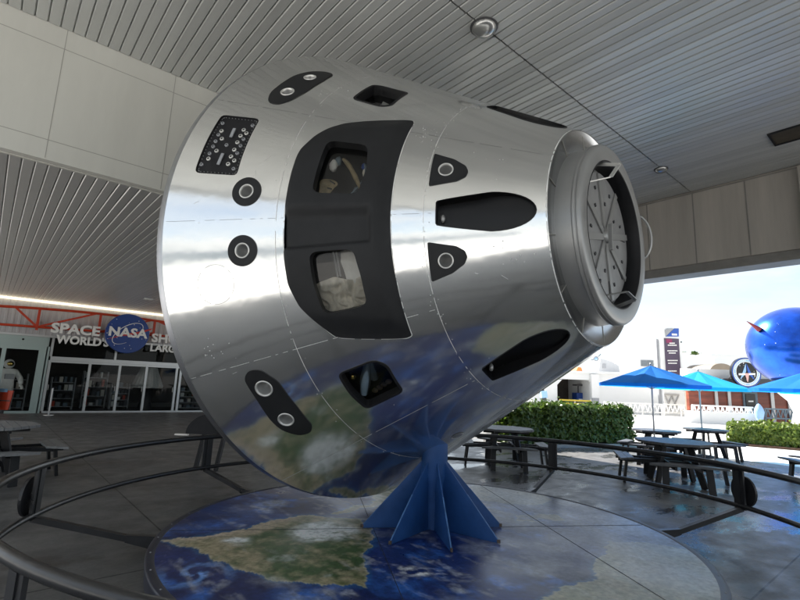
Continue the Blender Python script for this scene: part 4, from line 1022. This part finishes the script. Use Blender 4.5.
# red roof truss and signs
TB = B0-.45
tr = thing('red_truss', 'red steel bow truss carrying the shop letters', 'truss', (4, TB, 3))
def top_z(x): return 3.86-.0105*(x-3.3)**2
q = MB()
q.tube([(x_-4, 0, top_z(x_)-3) for x_ in np.linspace(-3, 10, 40)], .05, 8); q.build('top_chord', M['red'], tr)
q = MB(); q.tube([(-7, 0, .06), (6, 0, .28)], .045, 8); q.build('bottom_chord', M['red'], tr)
bz = lambda x_: 3.06+(x_+3)/13*.22
for x_ in (-1.5, 1.27, 3.22, 5.2, 7.0):
    q = MB(); q.bar((x_-4, 0, bz(x_)-3-.12), (x_-4, 0, top_z(x_)-3), .08, .08); q.build('upright', M['red'], tr)
for a, b in ((.55, 1.27), (3.1, 1.27), (-.4, -1.5), (5.1, 3.3), (5.3, 6.9)):
    q = MB(); q.bar((a-4, 0, top_z(a)-3), (b-4, 0, bz(b)-3), .07, .07); q.build('diagonal', M['red'], tr)
q = MB()
for x_ in (-1.5, 1.27, 3.22, 5.2): q.bar((x_-4, 0, .30), (x_-4, .44, .30), .06, .06)
q.build('wall_bracket', M['red'], tr)
RX = Matrix.Rotation(PI/2, 4, 'X')
def shop_letters(label, words):
    t = thing('shop_letters', label, 'sign', (words[0][1], TB-.12, words[0][2]), group='white shop letters on the truss')
    for w_, x_, z_, s_, sx in words:
        text_mesh('lettering', w_, s_, M['letter'], t, Matrix.Translation((x_-words[0][1], 0, z_-words[0][2])) @ RX, .034, .05, sx)
    return t
shop_letters('raised white letters SPACE over WORLD\'S to the left of the round logo', [('SPACE', 2.47, 3.13, .50, 1.10), ("WORLD'S", 2.76, 2.72, .42, .93)])
shop_letters('raised white letters SHOP over LARGEST running behind the capsule rim', [('SHOP', 5.80, 3.07, .48, 1.12), ('LARGEST', 5.92, 2.66, .40, 1.0)])
lg = thing('round_logo_sign', 'round dark blue logo sign with white letters, orbit ring and red wing', 'sign', (4.2, TB-.22, 3.16)); RLOGO = .79
q = MB(); q.lathe([(.06, .001), (.06, RLOGO), (-.04, RLOGO), (-.055, RLOGO-.015), (-.055, .001)], lambda t_, r_, an: (r_*math.cos(an), t_, r_*math.sin(an)), 64, False); q.build('disc', M['logo_blue'], lg)
text_mesh('lettering', 'NASA', .50, M['letter'], lg, Matrix.Translation((0, -.075, .02)) @ RX, .034, .012, 1.08)
q = MB(); q.tube([(.30*math.cos(a)*math.cos(-.9)-.62*math.sin(a)*math.sin(-.9), -.065, .30*math.cos(a)*math.sin(-.9)+.62*math.sin(a)*math.cos(-.9)) for a in np.linspace(.4, 5.9, 40)], [.004+.012*abs(math.sin(a*.5)) for a in np.linspace(.4, 5.9, 40)], 6); q.build('orbit_ring', M['letter'], lg)
q = MB(); q.prism([(-.72, -.30), (-.15, -.03), (.35, .10), (.86, .30), (.82, .22), (.40, .02), (.05, -.08), (-.2, -.12)], -.068, -.060, lambda u_, v, w_: (u_, w_, v)); q.build('red_wing', M['logo_red'], lg)
q = MB(); rs = random.Random(2)
for i in range(18):
    a = rs.uniform(0, 2*PI); r_ = RLOGO*rs.uniform(.45, .92); q.sphere((r_*math.cos(a), -.058, r_*math.sin(a)), rs.choice((.010, .014, .018)), (1, .4, 1), 6, 4)
q.build('star', M['letter'], lg)

# ------------------------------------------------------------------ buildings across the plaza (frame: right of view, forward, up)
def fbuild(q, name, m, parent, org, **k):
    """boxes laid out in the view-aligned survey frame -> parent-local"""
    return q.build(name, m, parent, **k)
def bthing(name, label, cat, px, py, d, group=None):
    u, z = UZ(px, py, d); p = G(u, d, 0); t = thing(name, label, cat, (p.x, p.y, 0), CAMYAW, group); t['u0'] = u; t['d0'] = d; return t
def loc(t, px, py, d): u, z = UZ(px, py, d); return u-t['u0'], d-t['d0'], z
def pbox(q, t, x0, x1, yt, yb, d, dep, zb=None):
    a = loc(t, x0, yb, d); b = loc(t, x1, yt, d); c = loc(t, (x0+x1)/2, yt, d); e = loc(t, (x0+x1)/2, yb, d)
    q.box(a[0], b[0], a[1], a[1]+dep, e[2] if zb is None else zb, c[2]); return q
# low white building with the open bay
t = bthing('white_hall', 'low white flat-roofed building with an open dark bay', 'building', 640, 410, 40)
q = MB(); pbox(q, t, 520, 557, 373, 412, 40, 6, 0); pbox(q, t, 592.5, 690, 373, 412, 40, 6, 0); pbox(q, t, 557, 592.5, 373, 379.5, 40, .5); a = loc(t, 540, 373, 40); b = loc(t, 600, 373, 40); q.box(a[0], b[0], a[1]+.5, a[1]+6, a[2]-.2, a[2]-.05); q.build('wall', M['wall_white'], t)
q = MB(); pbox(q, t, 519, 692, 372, 374.2, 39.85, 6.2); q.build('roof_edge', M['white'], t)
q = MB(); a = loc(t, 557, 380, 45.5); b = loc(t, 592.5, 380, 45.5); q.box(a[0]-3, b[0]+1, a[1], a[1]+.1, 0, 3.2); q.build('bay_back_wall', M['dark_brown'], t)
for x0, x1 in ((557, 562), (592.5, 588)):
    q = MB(); pa = loc(t, x0, 379.5, 40); pb = loc(t, x1, 379.5, 40); pc_ = loc(t, x0, 385, 40); q.prism([(pa[0], pa[2]), (pb[0], pb[2]), (pc_[0], pc_[2])], pa[1], pa[1]+.4, lambda u_, v, w_: (u_, w_, v)); q.build('corner_brace', M['white'], t)
q = MB(); pbox(q, t, 592.5, 599, 374.3, 411, 39.6, .38, 0); q.build('pilaster', M['wall_white'], t)
q = MB(); pbox(q, t, 592.4, 599.1, 398, 411, 39.55, .04, 0); q.build('pilaster_base', M['grey'], t)
t = bthing('yellow_barrier', 'yellow two-rail barrier standing in the open dark bay', 'barrier', 575, 405, 39.2)
for y in (400.5, 403.8):
    q = MB(); pbox(q, t, 559.5, 591, y-.8, y+.8, 39.2, .06); q.build('rail', M['yellow'], t)
for x in (560, 575, 591):
    q = MB(); pbox(q, t, x-.4, x+.4, 399.5, 408, 39.27, .06, 0); q.build('post', M['white'], t)
t = bthing('blue_cart', 'dark blue and white cart parked inside the open bay', 'cart', 583, 400, 42)
q = MB(); pbox(q, t, 577, 591, 393, 400, 42, 1.2); q.build('body', M['logo_blue'], t, bevel=.05)
q = MB(); pbox(q, t, 579, 588, 399, 400.5, 41.9, .09); q.build('bumper', M['white'], t)
q = MB(); pbox(q, t, 578, 578.8, 386, 393, 42.1, .1); pbox(q, t, 589, 589.8, 384, 393, 42.1, .1); pbox(q, t, 577, 591, 384.5, 386, 42, 1.1); q.build('roof_frame', M['dark'], t)
for x in (579.5, 588.5):
    q = MB(); c = loc(t, x, 400, 41.96); q.lathe([(-.06, .001), (-.06, .28), (.12, .28), (.12, .001)], lambda t_, r_, an: (c[0]+r_*math.cos(an), c[1]+t_, .29+r_*math.sin(an)), 20, False); q.build('wheel', M['dark'], t)
# taller white blocks behind
t = bthing('white_block', 'tall plain white block with a grey double window behind the low hall', 'building', 660, 405, 48)
q = MB(); pbox(q, t, 617, 690, 352, 410, 48, 1.2, 0); q.build('wall', M['wall_white'], t)
q = MB(); pbox(q, t, 616.5, 691, 350.9, 352.4, 47.9, 1.4); q.build('parapet', M['white'], t)
w = MB(); pbox(w, t, 641, 653.5, 360, 366.5, 47.94, .08); wn = w.build('window', M['grey'], t)
w = MB(); pbox(w, t, 641.8, 646.7, 360.7, 365.9, 47.90, .03); pbox(w, t, 647.8, 652.8, 360.7, 365.9, 47.90, .03); w.build('pane', mat('pale_pane', (.18, .2, .22), .2), wn)
t = bthing('white_block', 'white block with a stepped roofline between the banner tower and the globe', 'building', 715, 405, 52)
q = MB(); a = loc(t, 676, 351.5, 49); b = loc(t, 714.5, 357, 52); c = loc(t, 714.5, 357, 58)
zt = a[2]; q.prism([(a[0], a[1]), (b[0], b[1]), (b[0], b[1]+9), (a[0], a[1]+9)], 0, zt-.15, lambda u_, v, w_: (u_, v, w_)); q.build('wall', M['wall_white'], t)
t = bthing('white_block', 'long white block with a level roofline behind the round emblem sign', 'building', 760, 405, 56)
q = MB(); pbox(q, t, 712, 850, 357.5, 412, 56, 3, 0); q.build('wall', M['wall_white'], t)
q = MB(); pbox(q, t, 711.6, 851, 356.4, 358.2, 55.9, 3.2); q.build('parapet', M['white'], t)
# sawtooth shed, orange sheet and ring antenna on the low roof
t = bthing('grey_shed', 'small grey gabled shed rising behind the low white roof', 'shed', 606, 372, 44)
q = MB(); pa = [loc(t, x, y, 44) for x, y in ((598, 374), (620, 374), (619, 366), (612, 361.5), (600.5, 358.5))]; q.prism([(p[0], p[2]) for p in pa], pa[0][1], pa[0][1]+3, lambda u_, v, w_: (u_, w_, v)); q.build('wall', M['siding'], t)
q = MB(); pbox(q, t, 603, 606, 364, 368, 43.93, .05); q.build('window', M['grey'], t)
t = bthing('orange_sheet', 'orange sheet lying on the low white roof under the capsule nose', 'orange cover', 579, 371, 42)
q = MB(); pa = [loc(t, x, y, 42) for x, y in ((575.5, 372.5), (583, 372.3), (581.5, 367.5), (578, 366.8))]; q.prism([(p[0], p[2]) for p in pa], pa[0][1], pa[0][1]+1.2, lambda u_, v, w_: (u_, w_, v)); q.build('cover', M['orange'], t, bevel=.04)
t = bthing('ring_antenna', 'blue and white ring antenna on a white post above the low roof', 'antenna', 596, 359, 41.5)
c = loc(t, 596, 358.7, 41.5)
q = MB(); q.tube([(c[0]+.19*math.cos(a), c[1], c[2]+.19*math.sin(a)) for a in np.linspace(0, 2*PI, 24, endpoint=False)], .05, 8, closed=True); q.build('ring', M['grey'], t)
q = MB(); q.sphere((c[0], c[1], c[2]), .13, n=12, m=8); q.build('core', M['pale_blue'], t)
q = MB(); q.bar((c[0]+.2, c[1], c[2]+.2), (c[0]+.42, c[1], c[2]+.42), .08, .08); q.bar((c[0]-.2, c[1], c[2]-.06), (c[0]-.46, c[1], c[2]-.16), .09, .08); q.build('arm', M['bluegrey'], t)
q = MB(); z_ = loc(t, 594, 374, 41.5)[2]; q.bar((c[0]-.1, c[1], c[2]-.2), (c[0]-.1, c[1], z_-.1), .12, .12); q.build('post', M['white'], t)
# slanted support seen under the capsule
t = bthing('slanted_post', 'slanted dark and white post seen under the capsule beside the hedge', 'post', 545, 405, 30)
q = MB(); a = loc(t, 548, 408, 30); b = loc(t, 541, 390, 30); q.bar(b, (a[0], a[1], .0), .3, .3); q.build('shaft', M['dark'], t); q = MB(); b2 = loc(t, 543, 396, 29.8); q.bar((b2[0], b2[1], b2[2]+.3), (b2[0]+.05, b2[1], b2[2]-.1), .45, .35); q.build('collar', M['pale_blue'], t)
t = bthing('white_pillar', 'white rendered pillar behind the tables, below the capsule', 'pillar', 503, 420, 19)
q = MB(); pbox(q, t, 486, 509, 395, 440, 19, 1.0, 0); q.build('shaft', M['wall_white'], t); q = MB(); pbox(q, t, 508.5, 514, 400, 440, 19.3, .6, 0); q.build('side_panel', M['white'], t)
# banner tower
t = bthing('banner_tower', 'tall white sign tower with a dark purple banner and a blue and white head', 'sign tower', 671, 400, 38)
q = MB(); pbox(q, t, 664.5, 679.5, 327.5, 412, 38, .35, 0); q.build('shaft', M['white'], t)
q = MB(); pbox(q, t, 660, 661.2, 339, 412, 38.3, .15, 0); pbox(q, t, 662, 664, 339, 341, 38.3, .12); q.build('side_mast', M['grey'], t)
q = MB(); pbox(q, t, 666.3, 678.8, 338.5, 375, 37.95, .04); bn = q.build('banner', M['banner'], t)
q = MB(); pbox(q, t, 666.4, 672, 339, 343, 37.93, .015); q.build('magenta_corner', M['banner_red'], bn)
q = MB()
for x0, x1, y in ((669.5, 675, 343.2), (668, 677, 345.2), (667.5, 677.8, 350.8), (669, 676, 353), (667.8, 678, 360.5), (668.3, 677.3, 363.2), (668, 677, 371)):
    n_ = 7
    for i in range(n_):
        xa = x0+(x1-x0)*i/n_; pbox(q, t, xa, xa+(x1-x0)/n_*.72, y-.55, y+.55, 37.92, .02)
q.build('banner_lettering', M['letter'], bn)
q = MB(); pa = [loc(t, x, y, 37.94) for x, y in ((666, 336.5), (678.8, 336.5), (678.8, 328.5), (674.5, 328.5))]; q.prism([(p[0], p[2]) for p in pa], pa[0][1], pa[0][1]+.05, lambda u_, v, w_: (u_, w_, v)); q.build('blue_head', M['banner_blue'], t)
q = MB(); pa = [loc(t, x, y, 37.93) for x, y in ((666, 336), (673.5, 328.5), (667, 328.5), (665.2, 330))]; q.prism([(p[0], p[2]) for p in pa], pa[0][1], pa[0][1]+.05, lambda u_, v, w_: (u_, w_, v)); q.build('grey_head', M['grey'], t)
q = MB(); pbox(q, t, 672, 677, 333.6, 335.4, 37.9, .03); q.build('head_lettering', M['letter'], t)
q = MB(); pa = [loc(t, x, y, 38.3) for x, y in ((659, 331), (661.5, 330.5), (662, 336), (660.5, 336.5))]; q.prism([(p[0], p[2]) for p in pa], pa[0][1], pa[0][1]+.05, lambda u_, v, w_: (u_, w_, v)); q.build('side_flag', M['banner_blue'], t)
q = MB(); pbox(q, t, 680.5, 682, 341.3, 342.6, 38, .2); pbox(q, t, 679.5, 680.5, 341.8, 342.4, 38.05, .1); q.build('floodlight', M['dark'], t)
q = MB()
for a, b in (((665.5, 396), (672, 411)), ((672, 396), (678.5, 411)), ((678.5, 396), (672, 411)), ((672, 396), (665.5, 411))): q.bar(loc(t, *a, 37.9), loc(t, *b, 37.9), .1, .06)
pbox(q, t, 664.6, 679.4, 394, 395.5, 37.9, .05); q.build('lattice_base', M['pole'], t)
# truss fences
def fence(label, x0, x1, yt0, yt1, hgt, d, n, m):
    t = bthing('truss_fence', label, 'fence', (x0+x1)/2, yt0, d, 'low white truss fences across the plaza')
    A_ = Vector(loc(t, x0, yt0, d)); B_ = Vector(loc(t, x1, yt1, d)); A_.z = B_.z = (A_.z+B_.z)/2
    q = MB(); q.bar(A_, B_, .08, .09); q.bar(A_-UP*hgt, B_-UP*hgt, .08, .09); q.build('rail', m, t)
    q = MB()
    for i in range(n):
        p = A_.lerp(B_, i/n); r_ = A_.lerp(B_, (i+.5)/n); s = A_.lerp(B_, (i+1)/n); q.bar(p-UP*hgt, r_, .05, .05); q.bar(r_, s-UP*hgt, .05, .05)
    q.build('lattice', m, t)
    for i in range(0, n+1, 4):
        p = A_.lerp(B_, i/n); q = MB(); q.bar(Vector((p.x, p.y+.05, 0)), p+UP*.02, .07, .07); q.build('post', m, t)
fence('white truss fence in front of the low white hall', 604, 662, 403, 403.5, .62, 37, 12, M['white'])
fence('white truss fence between the banner tower and the cafe', 664, 690, 404.5, 405, .6, 36, 6, M['white'])
fence('white truss fence on the low wall in front of the red cafe panels', 692, 753, 405.3, 407.5, .52, 29.2, 13, M['white'])
fence('pale truss fence in front of the red panels behind the globe stand', 765, 805, 409, 410, .55, 29.5, 8, M['bluegrey'])
# cafe
t = bthing('cafe', 'cafe with red brown panels below a dark sloping awning', 'cafe', 745, 405, 31)
q = MB(); pbox(q, t, 690, 745, 391, 413, 31.4, .3, 0); pbox(q, t, 757, 830, 391, 417, 31.4, .3, 0); q.build('red_panel', M['redpanel'], t)
q = MB()
for x in (717, 730, 773, 790): pbox(q, t, x-.6, x+.6, 391, 414, 31.3, .09, 0)
q.build('mullion', M['pole'], t)
q = MB(); pbox(q, t, 688, 850, 371.5, 383, 31.6, .8, None); q.build('parapet', M['white'], t)
q = MB(); pbox(q, t, 690, 850, 384, 420, 32.3, .4, 0); q.build('inner_wall', M['brown'], t)
q = MB(); pa = [loc(t, x, y, 30.8) for x, y in ((689, 391), (850, 392.5), (850, 380), (724, 378.5))]; q.prism([(p[0], p[2]) for p in pa], pa[0][1]-.0, pa[0][1]+.75, lambda u_, v, w_: (u_, w_, v)); q.build('awning', M['dark'], t)
d_ = MB(); pbox(d_, t, 745, 757, 390.5, 416, 31.3, .15, 0); dr = d_.build('door', M['bluegrey'], t)
d_ = MB(); pbox(d_, t, 746.8, 755, 394, 408, 31.24, .05); d_.build('menu_board', M['screen'], dr)
d_ = MB()
for i in range(6): pbox(d_, t, 748.5+i*.85, 749.1+i*.85, 400.6, 402, 31.22, .015)
d_.build('menu_lettering', M['letter'], dr)
q = MB(); n_ = 16; c = loc(t, 722.5, 372.2, 34); e = loc(t, 735, 372.2, 34)
q.prism([(c[0]+(e[0]-c[0])*math.cos(PI*i/n_), c[2]+.62*math.sin(PI*i/n_)) for i in range(n_+1)], c[1], c[1]+3, lambda u_, v, w_: (u_, w_, v)); q.build('roof_dome', M['brown'], t)
t = bthing('low_wall', 'long low pale wall carrying the truss fence before the cafe', 'wall', 722, 415, 29)
q = MB(); pbox(q, t, 690, 756, 412.8, 421, 29, .5, 0); q.build('body', M['wall_white'], t); q = MB(); pbox(q, t, 689.6, 756.5, 412.2, 413, 28.95, .6); q.build('coping', M['white'], t)
t = bthing('white_statue', 'small pale blue and white figure-like post at the end of the low wall', 'statue', 759, 410, 28.5)
q = MB(); prf = [(0, .22), (.1, .22), (.14, .12), (.5, .2), (.8, .26), (1.05, .2), (1.25, .08), (1.3, .001)]; q.lathe(prf, zfn, 20); q.build('body', M['pale_blue'], t)
# round emblem sign
ES = bthing('emblem_sign', 'round blue rimmed emblem sign with a white arrow on black above the cafe awning', 'sign', 746.5, 372.5, 30)
c = Vector(loc(ES, 746.5, 372.5, 30)); er = .93
def ring_(name, r0, r1, y0, m):
    q = MB(); q.lathe([(y0+.03, r0), (y0, r0), (y0, r1), (y0+.03, r1)], lambda t_, r_, an: (c.x+r_*math.cos(an), c.y+t_, c.z+r_*math.sin(an)), 56, False); return q.build(name, m, ES)
q = MB(); q.lathe([(.2, .001), (.2, er), (0, er), (0, .001)], lambda t_, r_, an: (c.x+r_*math.cos(an), c.y+t_, c.z+r_*math.sin(an)), 56, False); q.build('disc', M['screen'], ES)
ring_('rim_band', er*.93, er*.985, -.01, M['banner_blue']); ring_('white_band', er*.70, er*.90, -.012, M['letter']); ring_('blue_band', er*.735, er*.865, -.016, M['pale_blue'])
def epoly(name, pts, m, y=-.03):
    q = MB(); q.prism([(c.x+er*u_, c.z+er*v) for u_, v in pts], c.y+y, c.y+y+.02, lambda u_, v, w_: (u_, w_, v)); q.build(name, m, ES)
epoly('arrow_half', [(-.02, .60), (-.48, -.48), (-.12, -.12), (-.04, .10)], M['pale_blue']); epoly('arrow_half', [(.02, .60), (.06, .10), (.12, -.12), (.50, -.50)], M['banner_blue'])
epoly('arrow_bar', [(-.56, -.08), (.56, -.02), (.56, -.14), (-.56, -.20)], M['letter'], -.036); epoly('arrow_tail', [(-.14, -.05), (.14, -.05), (.03, -.62), (-.02, -.62)], M['pink'], -.042)
q = MB(); rs = random.Random(5)
for i in range(16):
    a = rs.uniform(0, 2*PI); r_ = er*rs.uniform(.4, .64); q.sphere((c.x+r_*math.cos(a), c.y-.01, c.z+r_*math.sin(a)), rs.choice((.018, .026, .036)), (1, .4, 1), 6, 4)
q.build('star', M['letter'], ES)
q = MB()
for i in range(46):
    if i % 12 in (10, 11): continue
    a = 2*PI*i/46; d = Vector((math.cos(a), 0, math.sin(a))); q.bar(c+d*er*.765+Vector((0, -.02, 0)), c+d*er*.835+Vector((0, -.02, 0)), .045, .012, (0, 1, 0))
q.build('rim_lettering', M['letter'], ES)
q = MB(); q.bar((c.x-.5, c.y+.2, c.z), (c.x-.5, c.y+1.0, c.z-.4), .06, .06); q.bar((c.x+.5, c.y+.2, c.z), (c.x+.5, c.y+1.0, c.z-.4), .06, .06); q.build('bracket', M['dark'], ES)
# globe on its flared white stand
GD = 21.6; t = bthing('blue_globe', 'large glossy dark blue globe on a flared white stand beyond the low hedge', 'globe', 796.5, 400, GD)
c = Vector(loc(t, 796.5, 347, GD)); gr = 42*GD/F_PX*1.0
q = MB(); q.sphere(c, gr, (1, 1, .95), 64, 40); gl = q.build('globe_ball', M['globe'], t)
q = MB(); prf = [(0, 1.0), (.12, .98), (.6, .72), (1.1, .62), (1.6, .78), (2.0, 1.15), (2.3, 1.5), (2.36, 1.5)]; zc_ = c.z-gr*.9
q.lathe([(z_/2.36*zc_, r_) for z_, r_ in prf], lambda t_, r_, an: (c.x+.35+r_*math.cos(an), c.y+r_*math.sin(an), t_), 48); q.build('stand', M['white'], t)
q = MB(); a = Vector(loc(t, 746.5, 321, GD-.2)); b = Vector(loc(t, 759.5, 329.5, GD-.2)); q.tube([a, a.lerp(b, .5), b], [.01, .06, .13], 8); q.build('wing_tip', mat('wing_dark_red', (.22, .018, .03), .5), t)
q = MB(); rs = random.Random(9)
for i in range(16):
    d = Vector((rs.uniform(-1, 1), -rs.uniform(.2, 1), rs.uniform(-.8, .8))).normalized(); p = c+Vector((d.x*gr, d.y*gr, d.z*gr*.95)); q.sphere(p, rs.uniform(.008, .018), n=6, m=4)
q.build('star', M['letter'], gl)
t = thing('pale_hall', 'long pale hall with a dark window band, mirrored in the polished side of the capsule', 'building', (-19, 6, 0))
q = MB(); q.box(-3, 0, -26, 26, 0, 5.0); q.build('wall', M['wall_white'], t); q = MB(); q.box(-3.2, .25, -26.2, 26.2, 5.0, 5.35); q.build('parapet', M['white'], t)
q = MB(); q.box(-.05, .04, -24, 24, 2.4, 3.7); q.build('window_band', M['bluegrey'], t)
# tree crowns showing above the roofs
def tree(label, px, py, d, cr, n):
    u, z = UZ(px, py, d); p = G(u, d); t = thing('tree', label, 'tree', (p.x, p.y, 0), 0, 'trees beyond the roofs')
    q = MB(); q.tube([(0, 0, 0), (.1, 0, z*.5), (0, 0, z-cr*.6)], [.16, .12, .07], 8)
    for i in range(5):
        a = i*1.3; q.tube([(.05, 0, z*.55+.2*i), (cr*.6*math.cos(a), cr*.6*math.sin(a), z-cr*.7+.1*i)], [.06, .02], 6)
    q.build('trunk', M['brown'], t)
    cs = [Vector((rng.normal(0, cr*.5), rng.normal(0, cr*.5), z-cr*.75+rng.normal(0, cr*.22))) for _ in range(14)]
    def smp():
        k_ = cs[rng.integers(len(cs))]; v = rng.normal(0, 1, 3); v /= np.linalg.norm(v); r_ = cr*.34*rng.random()**.4
        return (k_.x+v[0]*r_, k_.y+v[1]*r_, k_.z+v[2]*r_*.8), tuple(v)
    leaf_mesh('crown', n, smp, .16, M['leaf'], t)
tree('round green treetop just showing over the white roof by the banner tower', 696, 350.2, 66, 1.0, 900)

# ------------------------------------------------------------------ light and sky
SUN_EL = R(43); SUN_AZ = R(4)   # azimuth from +Y towards +X
sd = Vector((math.sin(SUN_AZ)*math.cos(SUN_EL), math.cos(SUN_AZ)*math.cos(SUN_EL), math.sin(SUN_EL)))
sl = bpy.data.lights.new('sun', 'SUN'); sl.energy = 5.0; sl.angle = R(.5); sl.color = (1, .95, .88); so_ = bpy.data.objects.new('sun', sl); C.objects.link(so_)
so_.rotation_euler = sd.to_track_quat('Z', 'Y').to_euler(); so_.location = (0, 0, 30)
w = bpy.data.worlds.new('World'); scene.world = w; w.use_nodes = True; nt = w.node_tree; N = nt.nodes; L = nt.links
bg = N['Background']; sky = N.new('ShaderNodeTexSky'); sky.sky_type = 'NISHITA'; sky.sun_disc = False; sky.sun_elevation = SUN_EL; sky.sun_rotation = SUN_AZ
sky.air_density = 1.0; sky.dust_density = 1.5; sky.ozone_density = 1.0
tc = N.new('ShaderNodeTexCoord'); mp = N.new('ShaderNodeMapping'); mp.inputs['Scale'].default_value = (1.2, 1.2, 4.5); L.new(tc.outputs['Generated'], mp.inputs[0])
nz = N.new('ShaderNodeTexNoise'); nz.inputs['Scale'].default_value = 2.2; nz.inputs['Detail'].default_value = 8; nz.inputs['Roughness'].default_value = .6; nz.inputs['Distortion'].default_value = .4; L.new(mp.outputs[0], nz.inputs['Vector'])
mr = N.new('ShaderNodeMapRange'); mr.inputs[1].default_value = .38; mr.inputs[2].default_value = .60; mr.inputs[3].default_value = .35; mr.inputs[4].default_value = 1; L.new(nz.outputs['Fac'], mr.inputs[0])
mx = N.new('ShaderNodeMix'); mx.data_type = 'RGBA'; L.new(mr.outputs[0], mx.inputs[0]); L.new(sky.outputs[0], mx.inputs[6]); mx.inputs[7].default_value = (4.0, 4.3, 4.5, 1)
L.new(mx.outputs[2], bg.inputs['Color']); bg.inputs['Strength'].default_value = .085
scene.view_settings.view_transform = 'Standard'; scene.view_settings.look = 'None'; scene.view_settings.gamma = 1; scene.view_settings.use_curve_mapping = False
scene.view_settings.exposure = 1.62
scene.render.engine = 'CYCLES'; cy = scene.cycles; cy.use_denoising = True; cy.max_bounces = 10; cy.diffuse_bounces = 5; cy.glossy_bounces = 5; cy.transparent_max_bounces = 10
cy.sample_clamp_indirect = 6; cy.caustics_reflective = False; cy.caustics_refractive = False
